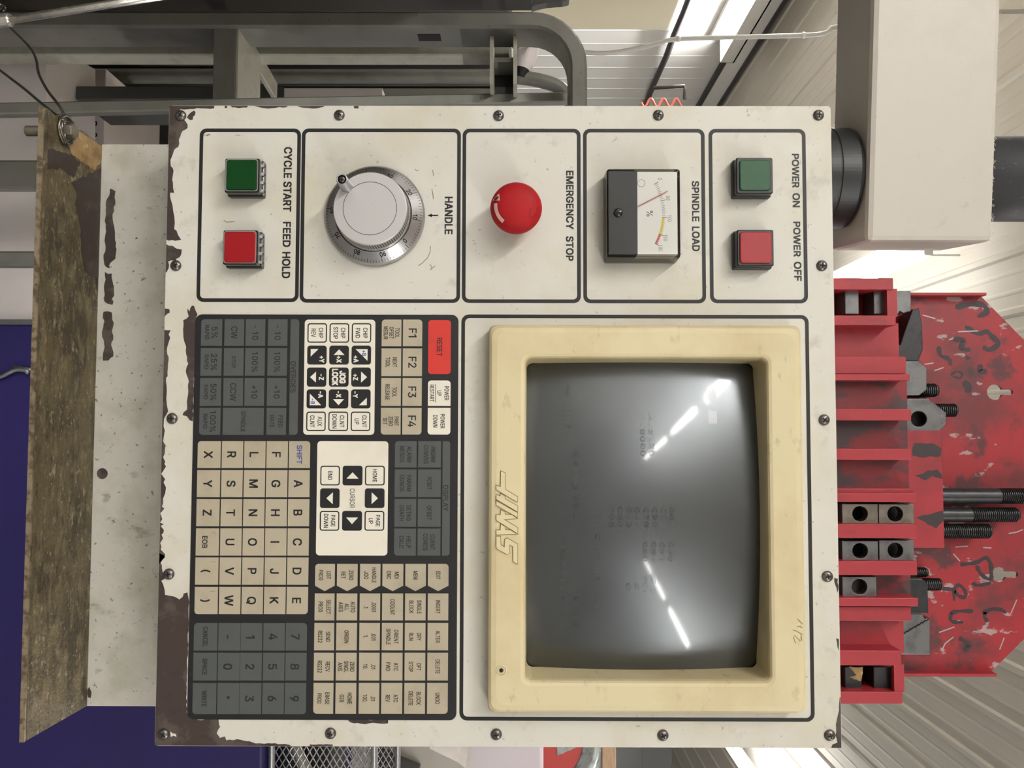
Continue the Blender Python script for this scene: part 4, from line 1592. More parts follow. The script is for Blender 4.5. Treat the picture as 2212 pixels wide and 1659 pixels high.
b = MB()
b.loft([hexloop(.0072, zl + .0035), hexloop(.0072, zl + .0085), hexloop(.0062, zl + .0095)], 'bolt', smooth=False, cap0=True, cap1=True)
b.lathe([(.0085, zl + .0011), (.0085, zl + .0026), (.008, zl + .0035)], (bc.x, bc.y, 0), (0, 0, 1), 'bolt', 28)
b.build('bolt_head', bo)
b = MB()
pr = []
z = zl - .030
pr.append((.0034, z))
while z < zl + .003:
    pr += [(.0042, z + .0006), (.0036, z + .0012)]
    z += .0012
b.lathe(pr, (bc.x, bc.y, 0), (0, 0, 1), 'bolt', 24)
b.build('threaded_shank', bo)
b = MB()
b.lathe([(.0088, zl - .0038), (.0088, zl - .0022), (.0085, zl - .0016)], (bc.x, bc.y, 0), (0, 0, 1), 'rustysteel', 28)
b.loft([hexloop(.0070, zl - .0108, .5), hexloop(.0074, zl - .0098, .5), hexloop(.0074, zl - .0040, .5)], 'bolt', smooth=False, cap0=True, cap1=True)
b.build('nut', bo)

# wire wound round the bolt
b = MB()
pts = [P(-60, 105, .10), P(0, 152, .06), P(50, 190, .03), P(88, 222, .0), Vector((bc.x - .006, bc.y - .010, zl + .0035))]
for k in range(2 * 12 + 5):
    a = PI * 1.2 + 2 * PI * k / 12
    rad_ = .0096 + .0012 * (k // 12)
    pts.append(Vector((bc.x + rad_ * math.cos(a), bc.y + rad_ * math.sin(a), zl + .0030 + .0010 * math.sin(k * .9) + .0004 * (k // 12))))
e0 = pts[-1]
pts += [P(138, 250, bc.y - .004), P(123, 222, .0), P(103, 196, .02), P(84, 160, .04), P(78, 128, .06), P(62, 100, .08), P(22, 60, .10)]


b.tube(smooth_path(pts, 4), .00115, 'wire', 8)
tag(b.build('tie_wire'), 'twisted steel wire looped round the bolt and running to the chrome rod', 'wire')

# chrome rod at the top left
cr = thing('chrome_rod', 'shiny chrome rod with thick end ferrule in the dark upper left corner', 'rod', tuple(P(150, 30, .115)))
r0, r1 = P(-40, 49, .112), P(24, 43, .112)
r2 = P(420, -20, .112)
b = MB(); b.tube([r1, r2], .0037, 'chrome', 20); b.build('rod', cr)
b = MB(); b.tube([r0 + (r0 - r1) * 1.2, r0, r1 - (r1 - r0) * .05, r1], [.0062, .0062, .0062, .0056], 'chrome', 24, smooth=False); b.build('ferrule', cr)
b = MB()
kc = P(-2, 14, .112)
b.lathe([(.0001, -.006), (.003, -.0055), (.0052, -.003), (.006, 0), (.0052, .003), (.003, .0055), (.0001, .006)], kc, (0, 0, 1), 'glossblack', 20)
b.lathe([(.0022, -.02), (.0022, 0)], kc, (.0, .1, 1), 'glossblack', 12)
b.build('ball_knob', cr)

# ================================================================ red clamp rack above the panel
YR, YM, YBk = .030, .062, .110
zr = (1780, 580, 5.12)
bl = P(1800, 605, YR)
brr = P(1800, 1515, YR)
ZB = PH + .001                     # rack stands on the pendant
rack = thing('clamp_rack', 'red steel holder for clamping parts, partly hidden behind the panel edge', 'tool rack', ((bl.x + brr.x) / 2, .07, ZB))
# back plate with keyhole slots
b = MB()


def bp(px, py):
    return XZ(px, py, YBk)


lx, rx = bp(2000, 638)[0], bp(2000, 1452)[0]
c1 = bp(2118, 638)
c2 = bp(2140, 1453)
top = bp(2300, 900)[1]
out = [(lx, ZB), (rx, ZB), (rx, c2[1]), (rx - (top - c2[1]) * .95, top), (lx + (top - c1[1]) * 1.05, top), (lx, c1[1])]


def keyhole(px, py, r, px2, hw):
    cx_, cz_ = bp(px, py)
    R_ = r / F * (YBk - CY)
    h_ = hw / F * (YBk - CY)
    zt_ = bp(px2, py)[1]
    a0 = math.asin(h_ / R_)
    lp = []
    for k in range(21):
        a = PI / 2 + a0 + (2 * PI - 2 * a0) * k / 20
        lp.append((cx_ + R_ * math.cos(a), cz_ + R_ * math.sin(a)))
    for k in range(9):
        a = PI * k / 8
        lp.append((cx_ + h_ * math.cos(a), zt_ - h_ + h_ * math.sin(a)))
    return lp


b.plate([out, keyhole(2149, 847, 16.5, 2188, 5.5), keyhole(2158, 1241, 15.5, 2199, 6)], YBk + .003, .003, 'rackredworn', .0004)
b.box(lx - .001, lx + .0015, YBk - .010, YBk + .003, ZB, c1[1], 'rackred')
b.box(rx - .0015, rx + .001, YBk - .010, YBk + .003, ZB, c2[1], 'rackred')
# marker scrawl, scrapes
m3 = (1780, 1040, 5.12)
m4 = (1780, 1280, 5.12)
YMk = YBk - .0002
for zo, wd, pts in ((m3, 48, [(1505, 920), (1600, 910), (1700, 890), (1785, 845), (1840, 900), (1850, 1000), (1845, 1075), (1785, 1065), (1720, 1000), (1690, 930)]),
                    (m3, 44, [(1280, 1180), (1420, 1190), (1490, 1145), (1560, 1210), (1560, 1280), (1490, 1265), (1440, 1210), (1440, 1320)]),
                    (m3, 40, [(1640, 1120), (1700, 1150), (1850, 1120)]),
                    (m4, 46, [(1400, 225), (1500, 205), (1650, 205)]), (m4, 44, [(1405, 225), (1400, 300), (1460, 330), (1540, 325)]),
                    (m4, 46, [(1750, 230), (1850, 185), (1960, 190), (2015, 225)]), (m4, 44, [(1790, 215), (1775, 270), (1810, 320)]),
                    (m4, 60, [(1490, 500), (1540, 530), (1600, 590), (1540, 640)]),
                    (zr, 70, [(1450, 430), (1600, 400), (1750, 400), (1800, 480), (1700, 530)]), (zr, 60, [(1560, 640), (1700, 720), (1800, 700), (1870, 760), (1930, 830), (1830, 900), (1760, 860)]),
                    (zr, 60, [(1430, 790), (1540, 790), (1520, 880), (1620, 900)]), (zr, 50, [(1270, 860), (1290, 960), (1380, 1000), (1400, 1070)]),
                    (zr, 55, [(1600, 970), (1580, 1010)]), (zr, 26, [(1400, 1180), (1460, 1140), (1530, 1160), (1500, 1210), (1420, 1190)]), (zr, 80, [(1540, 1260), (1600, 1300), (1580, 1370)]),
                    (zr, 60, [(1740, 1060), (1720, 1140), (1800, 1130)])):
    pp_ = [Vector(bp(*c)) for c in zm(zo[0], zo[1], zo[2], pts)]
    k_ = (YBk - CY) / F / 5.12
    pp_ = smooth_path(pp_, 5)
    wl = [wd * k_ * (.85 + .15 * math.sin(i_ * .9) + random.uniform(-.12, .12)) for i_ in range(len(pp_))]
    for i_, f_ in ((0, .45), (1, .85), (-1, .45), (-2, .85)):
        wl[i_] *= f_
    b.stroke(pp_, wl, YMk, 'marker')
for zo, pts in ((zr, [(1090, 515), (1230, 555)]), (zr, [(1480, 700), (1700, 690)]), (zr, [(1220, 1130), (1320, 1095)]), (zr, [(1110, 1060), (1210, 1045)]), (zr, [(1380, 790), (1430, 770)]),
                (m3, [(1430, 800), (1500, 880)]), (m3, [(1450, 725), (1590, 715)]), (m3, [(1760, 730), (1850, 735)]), (m3, [(2040, 575), (2130, 560), (2200, 530)]), (m4, [(1940, 630), (1990, 500)]), (m4, [(2060, 240), (2130, 80)]),
                (m4, [(1270, 440), (1440, 380)]), (m4, [(1300, 640), (1340, 560), (1430, 490)])):
    pp_ = [bp(*c) for c in zm(zo[0], zo[1], zo[2], pts)]
    b.stroke(pp_, .0011, YMk - .0001, 'scrape')
b.build('back_plate', rack)


def rq(x0, y0, x1, y1, y):
    q = RECT(x0, y0, x1, y1, y)
    return q


# rear wall of the pockets and the front strips
b = MB()
q = rq(1800, 604, 1940, 1514, YR)
zt1 = P(1942, 700, YR).z
# pockets' back (deep red) and bottom
b.box(q[0] + .002, q[1] - .002, YM + .002, YBk - .001, ZB, zt1 - .002, 'rackred')
b.build('pocket_body', rack)
RAILS = [  # y0, y1, x right, depth, material
    (600.5, 626, 1930, YR, 'rackred'), (681, 703, 1936, YR, 'rackred'),
    (770, 808, 1958, YR + .006, 'rackred'), (808, 822, 1966, YR, 'rackred'),
    (883, 908.5, 1969, YR, 'rackred'), (969, 994, 1969, YR, 'rackred'), (1055, 1066, 1972, YR + .004, 'rackred'), (1065, 1085, 1980, YR, 'rackred'),
    (1132, 1163, 1980, YR, 'rackred'), (1212, 1243, 1982, YR, 'rackred'), (1291, 1310, 1984, YR, 'rackred'), (1310, 1342, 1969, YR + .006, 'rackred'),
    (1405, 1438, 1948, YR, 'rackred'), (1494, 1521, 1950, YR, 'rackred')]
for y0, y1, xr, yy, mt in RAILS:
    q = rq(1800, y0, xr, y1, yy)
    b = MB()
    b.box(q[0], q[1], yy, YM + .004, ZB, q[3], mt, .0006)
    b.build('rail', rack)
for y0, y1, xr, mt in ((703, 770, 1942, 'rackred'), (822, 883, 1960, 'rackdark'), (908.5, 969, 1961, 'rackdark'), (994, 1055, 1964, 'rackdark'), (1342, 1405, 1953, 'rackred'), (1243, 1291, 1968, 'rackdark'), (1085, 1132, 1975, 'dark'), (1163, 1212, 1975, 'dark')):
    yy = YM - .012
    q = rq(1800, y0, xr, y1, yy)
    b = MB()
    b.box(q[0] - .002, q[1] + .002, yy if mt != 'dark' else yy + .008, YM + .003, ZB, q[3], mt)
    b.build('slot_panel', rack)
for y0, y1, xa, xb in ((626, 681, 1917, 1940), (1438, 1494, 1932, 1955)):   # end frames' upper bars
    q = rq(xa, y0, xb, y1, YR)
    b = MB()
    b.box(q[0] - .001, q[1] + .001, YR + .001, YR + .006, q[2], q[3], 'rackred')
    b.build('end_frame', rack)
q = rq(1960, 930, 2038, 1183, .076)
b = MB()
b.box(q[0], q[1], .074, .078, ZB, q[3], 'rackred', .0005)
for pts in ([(1000, 600), (1200, 600), (1300, 660), (1290, 740), (1100, 760), (980, 740), (975, 660)], [(1090, 940), (1150, 900), (1250, 890), (1300, 940), (1310, 1000), (1200, 960), (1120, 1010), (1000, 960)]):
    lp = [XZ(*c, .074) for c in zm(1780, 840, 5.12, pts)]
    b.plate([jag(lp, .0008, .003)], .0739, 0, 'marker')
lp = [XZ(*c, .074) for c in zm(*m3, [(1020, 400), (1100, 370), (1200, 355), (1310, 320), (1325, 430), (1240, 520), (1150, 480), (1080, 430)])]
b.plate([jag(lp, .0008, .003)], .0739, 0, 'marker')
b.build('middle_plate', rack)

# step blocks in the end pockets
for k, (y0, y1, x0, x1, lab, mt) in enumerate(((627, 680, 1825, 1856, 'grey steel block next to the panel edge in the uppermost pocket of the red rack', 'greysteel'), (627, 680, 1887, 1916, 'grey steel block farther from the panel in the uppermost pocket of the red rack', 'greysteel'),
                                               (1440, 1493, 1825, 1862, 'dark block with tan paint in the lowest pocket of the red rack', 'blacksteel'), (1440, 1493, 1887, 1931, 'plain dark block in the lowest pocket of the red rack', 'blacksteel'))):
    q = rq(x0, y0, x1, y1, YR + .010)
    b = MB()
    b.box(q[0] + .0005, q[1] - .0005, YR + .010, YM, q[2], q[3], mt, .0006)
    if k == 2:
        lp = [XZ(*c, YR + .01) for c in zm(*m4, [(270, 820), (430, 820), (420, 920), (410, 980), (330, 960), (275, 940), (360, 910), (300, 850)])]
        b.plate([jag(lp, .0006, .002)], YR + .0098, 0, 'grimelight')
    tag(b.build('steel_block'), lab, 'steel block', 'steel blocks in the end pockets')
# T-nuts
for k, (x0, y0, x1, y1, lab) in enumerate(((1819, 1088.5, 1897, 1131.5, 'stained brownish T-nut next to the panel edge in the uppermost pair'), (1898, 1089, 1975, 1131.5, 'stained brownish T-nut beside the red middle plate in the uppermost pair'),
                                       (1819, 1168.5, 1897.5, 1211, 'clean grey T-nut next to the panel edge in the middle pair'), (1899, 1167, 1975, 1211, 'clean grey T-nut away from the panel edge in the middle pair'),
                                       (1819.5, 1246, 1894, 1289, 'lone grey T-nut beside a rubbed red patch'))):
    yy = YM - .024
    q = rq(x0, y0, x1, y1, yy)
    cx_, cz_ = (q[0] + q[1]) / 2, (q[2] + q[3]) / 2
    if k in (1, 3):
        cz_ -= .001
    b = MB()
    b.plate([[(q[0], q[2]), (q[1], q[2]), (q[1], q[3]), (q[0], q[3])], circ(cx_, cz_, .0063, 28)], yy + .010, .010, 'rustysteel' if k < 2 else 'greysteel', .0004)
    b.lathe([(.0063, .0), (.0063, -.0095)], (cx_, yy + .0002, cz_), AX, 'dark', 28, cap0=False, cap1=False)
    tag(b.build('t_nut'), lab, 'T-nut', 'T-nuts in the red rack')


def stud(x0, x1, yc, dia_px, yd, thread_from, lab):
    a = P(x0, yc, yd)
    e = P(x1, yc, yd)
    r = dia_px / 2 / F * (yd - CY)
    zt_ = P(thread_from, yc, yd).z
    a.z = ZB if x0 < 1900 else a.z
    pr = [(r * .98, a.z)]
    if zt_ > a.z + .001:
        pr += [(r * .98, zt_)]
    z = max(zt_, a.z)
    while z < e.z - .002:
        pr += [(r, z + .0004), (r, z + .0007), (r * .86, z + .0012), (r * .86, z + .0015)]
        z += .0018
    pr += [(r * .8, e.z), (.00001, e.z + .0002)]
    b = MB()
    b.lathe(pr, ((a.x + e.x) / 2, yd, 0), (0, 0, 1), 'blacksteel', 24, smooth=False)
    return tag(b.build('stud'), lab, 'stud', 'threaded studs in the red rack')


stud(1850, 2260, 1071, 34, .092, 2155, 'longest black stud beside the middle red plate, running out of the photo')
stud(1850, 2198, 1111.5, 32, .092, 2094, 'black stud with part smooth shank, middle one of three long parallel studs')
stud(1850, 2138, 1147, 32, .092, 1900, 'fully threaded black stud, shortest of three long parallel studs')
stud(1850, 2024, 843, 30, .098, 1900, 'short threaded stud behind the smaller strap clamp')
stud(1850, 2065, 886, 29, .098, 1900, 'short threaded stud behind the holed strap clamp')
stud(1850, 2032, 1262, 27, .096, 1900, 'threaded stud beside the dark narrow clamp, nearer of two')
stud(1850, 2002, 1236, 22, .102, 1900, 'small black stud tucked behind the nearer threaded stud')


def slab(poly, y0, y1, mat, name, lab, cat, hole=None, grp=None, ground=True):
    lp = [XZ(c[0], c[1], y0) for c in poly]
    loops = [lp]
    if hole:
        hx_, hz_ = XZ(hole[0], hole[1], y0)
        loops.append(circ(hx_, hz_, hole[2] / F * (y0 - CY), 24))
    b = MB()
    b.plate(loops, y1, y1 - y0, mat, .0006)
    if hole:
        b.lathe([(hole[2] / F * (y0 - CY), 0), (hole[2] / F * (y0 - CY), -(y1 - y0 - .002))], (hx_, y0 + .001, hz_), AX, 'dark', 24, cap0=False, cap1=True)
    return tag(b.build(name), lab, cat, grp)


G = 'clamps in the red rack'
slab([(1900, 780), (1984, 780), (2002, 795), (2002, 842), (1986, 854), (1900, 854)], .080, .092, 'greysteel', 'strap_clamp', 'smaller grey strap clamp with chamfered end and no hole showing', 'clamp', None, G)
slab([(1900, 861), (2006, 861), (2044, 892), (2044, 917), (2011, 946), (1900, 946)], .080, .092, 'greysteel', 'strap_clamp', 'grey strap clamp with round hole and pointed nose', 'clamp', (1985, 905, 17), G)
slab([(1900, 628), (1966, 628), (1968, 632), (1968, 672), (1952, 676), (1944, 672), (1940, 678), (1900, 678)], .076, .106, 'greysteel', 'step_clamp', 'grey step clamp with notched edge at the uppermost end of the red rack', 'clamp', None, G)
slab([(1900, 745), (1945, 745), (1960, 700), (1972, 668), (1985, 665), (1992, 700), (1994, 755), (1984, 780), (1900, 780)], .086, .106, 'blacksteel', 'step_clamp', 'dark scratched clamp hump beside the scraped part of the back plate', 'clamp', None, G)
slab([(1900, 1250), (1992, 1250), (2004, 1262), (2006, 1326), (1900, 1326)], .080, .094, 'blacksteel', 'strap_clamp', 'dark narrow clamp in front of the threaded studs', 'clamp', None, G)
# serrated pair of step blocks
ser = []
for k in range(7):
    a_ = Vector((1953 + k * 8, 1369 - k * 4.7))
    ser += [(a_.x, a_.y), (a_.x + 6, a_.y - 6)]
slab([(1900, 1327), (1992, 1327), (1998, 1337)] + ser[::-1] + [(1900, 1372)], .0815, .104, 'greysteel', 'step_block', 'light grey step block, part above the zigzag seam', 'step block', None, 'step blocks')
slab([(1900, 1373)] + [(p[0] + .5, p[1] + 1.6) for p in ser] + [(2009, 1343), (2009, 1414), (1900, 1414)], .0800, .104, 'greysteel', 'step_block', 'light grey step block, larger part below the zigzag seam', 'step block', None, 'step blocks')

# ================================================================ steel tube frame behind, on the left
YC1 = .60
s1 = (YC1 - CY) / F               # metres per pixel at that depth
fr = thing('tube_cart', 'worn grey steel tube cart frame with rounded corner along the top of the photo', 'cart', (P(500, 60, YC1).x, YC1 + .2, FL))


def arcpath(y, leg_y, top_x, rad_px, end_y, zfoot=FL):
    pts = [Vector((P(600, leg_y, y).x, y, zfoot)), P(200, leg_y, y), P(700, leg_y, y)]
    c = (top_x - rad_px, leg_y + rad_px)
    for k in range(9):
        a = PI / 2 * k / 8
        pts.append(P(c[0] + rad_px * math.sin(a), c[1] - rad_px * math.cos(a), y))
    pts.append(P(top_x, end_y, y))
    x_ = P(600, leg_y, y).x
    for p in pts[:3]:
        p.x = x_
    return pts


def rsect(a, c, bev=.004):
    return [(-a, -c + bev), (-a + bev, -c), (a - bev, -c), (a, -c + bev), (a, c - bev), (a - bev, c), (-a + bev, c), (-a, c - bev)]


b = MB()
hw = 19 * s1
hd_ = .036
hp = arcpath(YC1, 41, 1250, 100, 480)
for p in hp:
    p.y += hd_
b.tube(hp, 0, 'cartpaint', sect=rsect(hw, hd_), up=(0, 1, 0))
# notch on the inner side, drawn as a dark patch
pz0, pz1 = P(898, 80, YC1).z, P(948, 80, YC1).z
xi = P(700, 41, YC1).x + hw
b.box(xi - .001, xi + .0006, YC1 + .022, YC1 + .045, pz0, pz1, 'dark')
b.build('front_hoop', fr)
b = MB()
yr = 1.36
b.tube([Vector((P(700, 165, yr).x, yr, FL))] + smooth_path([P(300, 165, yr), P(1050, 165, yr), P(1110, 166, yr), P(1165, 174, yr), P(1210, 190, yr), P(1235, 225, yr)], 4) + [P(1240, 480, yr)], .017, 'cartpaint', 16)
b.build('rear_hoop', fr)
b = MB()
b.tube([Vector((P(700, 120, .73).x, .73, FL)), P(700, 120, .73), P(1100, 120, .73)], 0, 'cartlight', sect=rsect(.008, .02, .002), up=(0, 1, 0))
b.build('inner_post', fr)
b = MB()
p0, p1 = P(-200, 243, .47), P(1236, 213, .72)
p00 = p0 + (p0 - p1) * ((p0.z - FL) / (p1.z - p0.z))
p00.z = FL
b.tube([p00, p0, p1], 0, 'cartpaint', sect=rsect(.0085, .0085, .002), up=(0, 1, 0))
b.build('leaning_post', fr)
b = MB()
q = RECT(470, 58, 511, 420, YC1 + .02)
b.box(q[0], q[1], YC1 + .004, YC1 + .03, q[2], q[3], 'cartpaint', .001)
b.box(q[0], q[1], YC1 + .006, YC1 + .12, q[3], q[3] + .003, 'cartlight')
b.build('cross_bar', fr)
b = MB()
g0, g1, g2 = P(516, 70, YC1 + .03), P(612, 208, YC1 + .45), P(540, 215, YC1 + .03)
b.tube([P(528, 85, YC1 + .06), P(594, 198, YC1 + .24)], 0, 'cartlight', sect=rsect(.016, .004, .001), up=(0, 0, 1))
b.tube([P(530, 140, YC1 + .1), P(530, 225, YC1 + .1)], .009, 'dark', 10)
b.build('diagonal_brace', fr)
b = MB()
for px_ in (1063, 1113):
    q = RECT(px_ - 4, 74, px_ + 4, 192, YC1 + .05)
    b.box(q[0], q[1], YC1 + .03, YC1 + .20, q[2], q[3], 'cartlight')
q = RECT(1063, 130, 1113, 140, YC1 + .06)
b.box(q[0], q[1] , YC1 + .05, YC1 + .16, q[2], q[3], 'cartpaint')
q = RECT(1066, 150, 1110, 188, YC1 + .1)
b.box(q[0], q[1], YC1 + .1, YC1 + .2, q[2], q[3], 'dark')
b.build('latch_bracket', fr)
# low rails of the cart that show past the lower left edge
for y0, y1, yd in ((350, 411, .62), (545, 577, .62)):
    b = MB()
    q = RECT(-150, y0, 90, y1, yd)
    b.tube([Vector(((q[0] + q[1]) / 2, yd, FL)), Vector(((q[0] + q[1]) / 2, yd, P(430, 400, yd).z))], 0, 'cartpaint', sect=rsect((q[1] - q[0]) / 2, .012, .003), up=(0, 1, 0))
    b.build('low_post', fr)
# ribbed white plastic knob seen inside the hoop
b = MB()
kc = P(1143, 95, 1.35)
kd = P(1128, 150, 1.35)
ax_ = (kd - kc)
b.lathe([(.008, -.01), (.026, .0), (.028, .02), (.025, ax_.length * .8), (.018, ax_.length), (.012, ax_.length + .02)], kc, ax_, ['whitebox', 'whitebox', 'whitebox', 'whitebox', 'dark'], 24, smooth=False)
b.tube([kc, P(1118, 100, 1.0), P(1113, 100, .80)], .006, 'cartpaint', 10)
b.build('ribbed_knob', fr)

# grey lockers behind the cart
lk = thing('storage_locker', 'olive grey steel locker with upright seams behind the cart frame', 'locker', (P(600, 150, 1.7).x, 1.9, FL))
YLk = 1.55
ztop = P(1105, 150, YLk).z
b = MB()
xl0, xl1 = P(600, -160, YLk).x, P(600, 330, YLk).x
b.box(xl0, xl1, YLk + .02, YLk + .7, FL, ztop, 'locker')
b.build('body', lk)
for y0, y1, mt in ((-160, 56, 'lockerdark'), (60, 109, 'locker'), (116, 140, 'locker'), (147, 186, 'lockerdark'), (190, 240, 'locker'), (246, 330, 'lockerdark')):
    q = RECT(600, y0, 700, y1, YLk)
    b = MB()
    b.box(q[0], q[1], YLk, YLk + .02, FL + .02, ztop - .01, mt, .002)
    b.build('door', lk)
b = MB()
q = RECT(600, 126, 700, 147, YLk - .02)
b.box(q[0], q[1], YLk - .012, YLk, P(548, 130, YLk).z, ztop, 'dark')
b.build('slot', lk)
# white box at the lower left, with a second carton behind
zt0 = P(99, 150, .80).z
c4 = [PZ(99, 90, zt0), PZ(99, 690, zt0), PZ(206, 690, zt0), PZ(206, 150, zt0)]
b = MB()
top_ = [(p.x, p.y, zt0) for p in c4]
bot_ = [(p.x, p.y, FL) for p in c4]
b.loft([bot_, top_], 'whitebox', smooth=False, cap0=True, cap1=True)
tag(b.build('white_box'), 'large white box at the left edge of the photo behind the shelf end', 'box')
zt2 = P(222, 200, 1.15).z
c4 = [PZ(209, 148, zt2 - .0), PZ(209, 420, zt2), PZ(222, 420, zt2), PZ(222, 170, zt2)]
b = MB()
q = RECT(209, 148, 222, 420, 1.12)
b.box(q[0], q[1], 1.12, 1.4, FL, q[3] , 'whitebox', .002)
for s, yy in (('C', 240), ('C', 265), ('0', 290)):
    x_, z_ = XZ(201, yy, 1.115)
    b.text(s, x_, z_, .012, 1.1195, 'ink', bold=.03)
tag(b.build('carton'), 'second white carton with black lettering behind the large white box', 'box')

# things tucked between cart and panel, standing on the white box
q = RECT(612, 186, 826, 215, .90)
b = MB()
b.box(q[0], q[1], .90, 1.04, zt0 + .001, q[2], 'lockerdark', .002)
tag(b.build('dark_crate'), 'dark grey crate on the white box, under the narrow white carton', 'crate')
b = MB()
b.box(q[0] + .003, q[1], .90, 1.04, q[2] + .001, q[3], 'whitebox', .002)
tag(b.build('carton'), 'narrow white carton standing between cart frame and panel', 'box')

# ================================================================ dark sheet and beige machine at the far left
b = MB()
yd = .78
q = RECT(400, 14, 1228, 27, yd)
x1_ = P(700, 24, yd).x
b.box(x1_ - .9, x1_, yd - 1.25, yd, FL, P(1150, 20, yd).z, 'darkbrown', .003)
lp = [XZ(*c, yd) for c in ((1148, -150), (1148, 26), (1180, 18), (1200, 16), (1228, 12), (1231, 4), (1222, -4), (1225, -150))]
b.plate([jag(lp, .002, .01)], yd, .02, 'darkbrown')
tag(b.build('machine_housing'), 'dark brown machine housing with ragged end along the top edge of the photo', 'machine')
b = MB()
xm = CX - 2.0
zt_ = CZ + .77
ye = CY + 4.2
b.box(xm - 1.2, xm, CY + 2.2, ye, FL, zt_, 'beige', .01)
tag(b.build('machine_cabinet'), 'beige machine cabinet corner in front of the white wall', 'machine')

# ================================================================ right-hand background
YBc = .80
cab = thing('blue_cabinet', 'dark blue cabinet filling the lower left of the photo behind the shelf', 'cabinet', (P(300, 1200, YBc).x, YBc + .6, FL))
xb0 = P(60, 700, YBc).x
zbt = P(566, 1640, YBc).z
b = MB()
b.box(xb0, xb0 + 1.7, YBc, YBc + 1.8, FL + .05, zbt, 'blue', .004)
b.build('body', cab)
b = MB()
b.box(xb0 + .02, xb0 + 1.68, YBc + .03, YBc + 1.78, FL, FL + .05, 'dark')
b.build('plinth', cab)
b = MB()
hk = [P(-40, 820, YBc - .012), P(0, 814, YBc - .012), P(18, 806, YBc - .012), P(35, 799, YBc - .012), P(58, 801, YBc - .012), P(58, 806, YBc - .010)]
b.tube(smooth_path(hk, 4), .0035, 'galv', 10)
b.tube([P(30, 792, YBc), P(75, 800, YBc - .004)], .003, 'galv', 8)
o = tag(b.build('hook'), 'small bent grey hook on the face of the dark blue cabinet', 'hook')

# wire mesh basket on the cabinet
yb0 = YBc + .03
q = RECT(571, 1560, 806, 1900, yb0)
bk = thing('mesh_basket', 'wire mesh basket with chrome rims at the bottom edge of the photo', 'basket', ((q[0] + q[1]) / 2, yb0 + .15, zbt))
z0_, z1__ = zbt + .004, q[3]
x0_, x1_ = q[0], q[1]
for zz, nm in ((z0_ + .004, 'lower_rim'), (z1__, 'upper_rim')):
    b = MB()
    lp = [(x_, y_, zz) for x_, y_ in rr(x0_, x1_, yb0, yb0 + .30, .03, 6)]
    lp.append(lp[0])
    b.tube(lp, .006, 'wiremesh', 12, cap=False)
    b.build(nm, bk)


def meshwall(pa, pb, nm):
    b = MB()
    L = (pb - pa).length
    H = z1__ - z0_ - .004
    ex_ = (pb - pa).normalized()
    dx = .0195
    dz = dx * .60
    slope = dz / dx
    k0 = -int(H / slope / dx) - 2
    for k in range(k0, int(L / dx) + 2):
        for sgn in (1, -1):
            # line z = sgn*slope*(s - s0)
            pts_ = []
            s0 = k * dx
            for st in range(0, 90):
                s = s0 + st * dx / 2
                z = st * dz / 2 if sgn > 0 else H - st * dz / 2
                if 0 <= s <= L and 0 <= z <= H:
                    pts_.append(pa + ex_ * s + Vector((0, 0, z0_ + .004 + z)))
            if len(pts_) > 1:
                b.tube([pts_[0], pts_[-1]], .0011, 'wiremesh', 5)
    return b.build(nm, bk)


meshwall(Vector((x0_, yb0, 0)), Vector((x1_, yb0, 0)), 'front_mesh')
meshwall(Vector((x0_, yb0 + .30, 0)), Vector((x1_, yb0 + .30, 0)), 'back_mesh')
meshwall(Vector((x0_, yb0, 0)), Vector((x0_, yb0 + .30, 0)), 'side_mesh')
b = MB()
b.box(x0_ + .02, x0_ + .2, yb0 + .06, yb0 + .2, zbt + .002, zbt + .10, 'dark', .01)
tag(b.build('dark_box'), 'dark box lying inside the wire mesh basket', 'box')
b = MB()
b.tube([Vector((x0_ + .03, yb0 + .035, zbt + .03)), Vector((x0_ + .14, yb0 + .04, zbt + .075)), Vector((x0_ + .3, yb0 + .045, zbt + .05))], .011, 'sheet', 12)
tag(b.build('metal_tube'), 'short bright metal tube lying inside the wire mesh basket', 'tube')

# folded sheet metal behind the basket
ys = YBc + .42
b = MB()
pts = [XZ(*c, ys) for c in ((760, 1540), (928, 1540), (928, 1617), (990, 1647), (1005, 1659), (1005, 1900), (760, 1900))]
b.prism([(x_, max(z_, zbt)) for x_, z_ in pts], ys, ys + .25, 'sheet')
pts = [XZ(*c, ys - .03) for c in ((812, 1624), (905, 1662), (905, 1800), (812, 1800))]
b.prism([(x_, max(z_, zbt)) for x_, z_ in pts], ys - .03, ys, 'lockerdark')
sx_, sz_ = XZ(833, 1652, ys - .03)
b.lathe([(.006, 0), (.004, .004), (.0001, .005)], (sx_, ys - .03, sz_), AX, 'steel', 12)
tag(b.build('metal_guard'), 'folded pale sheet metal guard behind the wire mesh basket', 'guard')
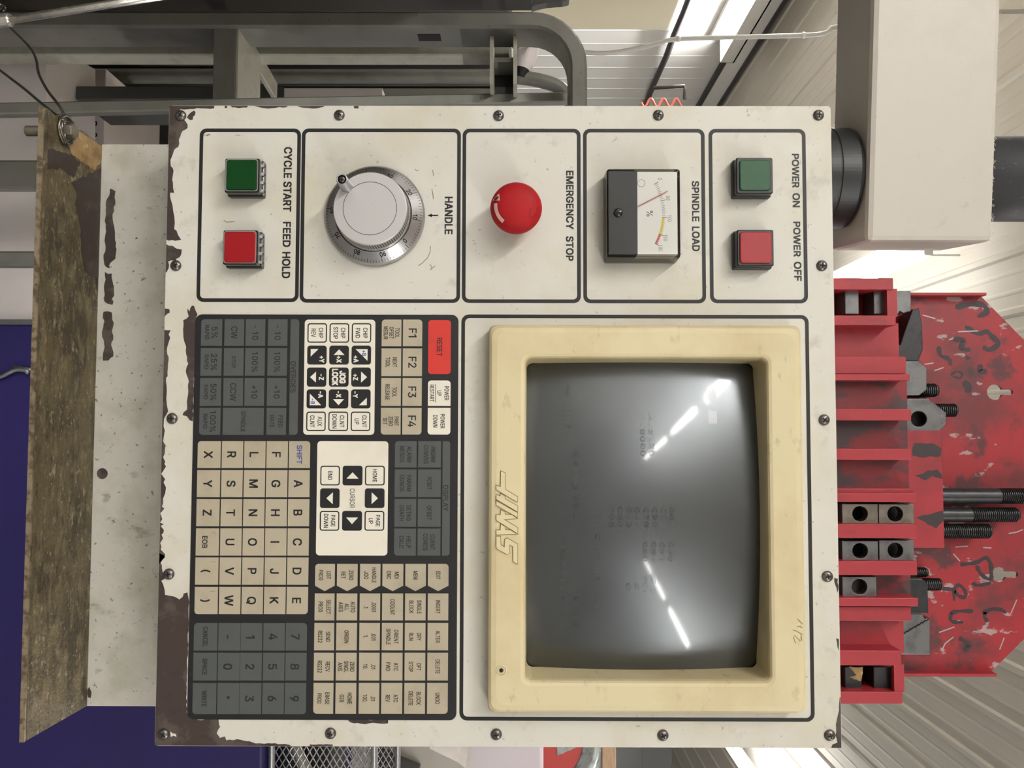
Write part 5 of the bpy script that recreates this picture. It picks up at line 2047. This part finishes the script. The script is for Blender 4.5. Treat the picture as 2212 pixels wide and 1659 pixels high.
# lilac white bin and its shadowed neighbour
yw = YBc + .8
q = RECT(800, 1400, 1174, 1900, yw)
b = MB()
b.box(q[0], q[1], yw, yw + .35, zbt, q[3], 'bucket', .01)
tag(b.build('plastic_bin'), 'pale lilac white plastic bin between the metal guard and the red pail base', 'bin')
# galvanised pail lying on a crate behind the bin, red base towards the lens
yp = 2.12
cc = P(1162, 1600, yp)
rad_ = 136 / F * (yp - CY)
b = MB()
b.box(cc.x - .16, cc.x + .2, yp - .01, yp + .3, zbt, cc.z - rad_ - .001, 'sheet')
tag(b.build('crate'), 'pale crate on the blue cabinet that carries the galvanised pail', 'crate')
pail = thing('galvanised_pail', 'galvanised steel pail lying on its side, red base showing beside the pale bin', 'pail', (cc.x, yp, cc.z - rad_))
k_ = 1 / F * (yp - CY)
b = MB()
b.lathe([(rad_ - 41 * k_, -.004), (rad_ - 38 * k_, .002), (rad_ - 30 * k_, -.004), (rad_ - 24 * k_, .004), (rad_ - 8 * k_, .006), (rad_, -.004), (rad_, -.02), (rad_ - .012, -.27), (.0001, -.27)], cc, AX, 'galv', 64, cap0=False)
b.build('shell', pail)
b = MB()
b.prism(circ(cc.x, cc.z, rad_ - 40 * k_, 48), cc.y + .004, cc.y + .008, 'redtin')
b.build('red_base', pail)
b = MB()
pts = [XZ(*c, cc.y) for c in ((1204, 1590), (1204, 1634), (1222, 1625), (1252, 1612), (1252, 1590))]
b.plate([jag(pts, .002, .008)], cc.y + .0035, .0015, 'galv')
b.build('paper_label', pail)
# wood block farther back on a post
yo = 3.4
q = RECT(1180, 1600, 1331, 1690, yo)
wp = thing('timber_stand', 'pale timber block on a stand in the distance beside the galvanised pail', 'timber', ((q[0] + q[1]) / 2, yo + .1, FL))
b = MB(); b.box(q[0], q[1], yo, yo + .3, P(1300, 1600, yo).z, q[3], 'wood', .005); b.build('block', wp)
b = MB(); b.box(q[0] + .02, q[1] - .02, yo + .02, yo + .28, FL, P(1300, 1600, yo).z, 'greywall'); b.build('post', wp)

# remove helper properties
for o in bpy.data.objects:
    if '_o' in o:
        del o['_o']
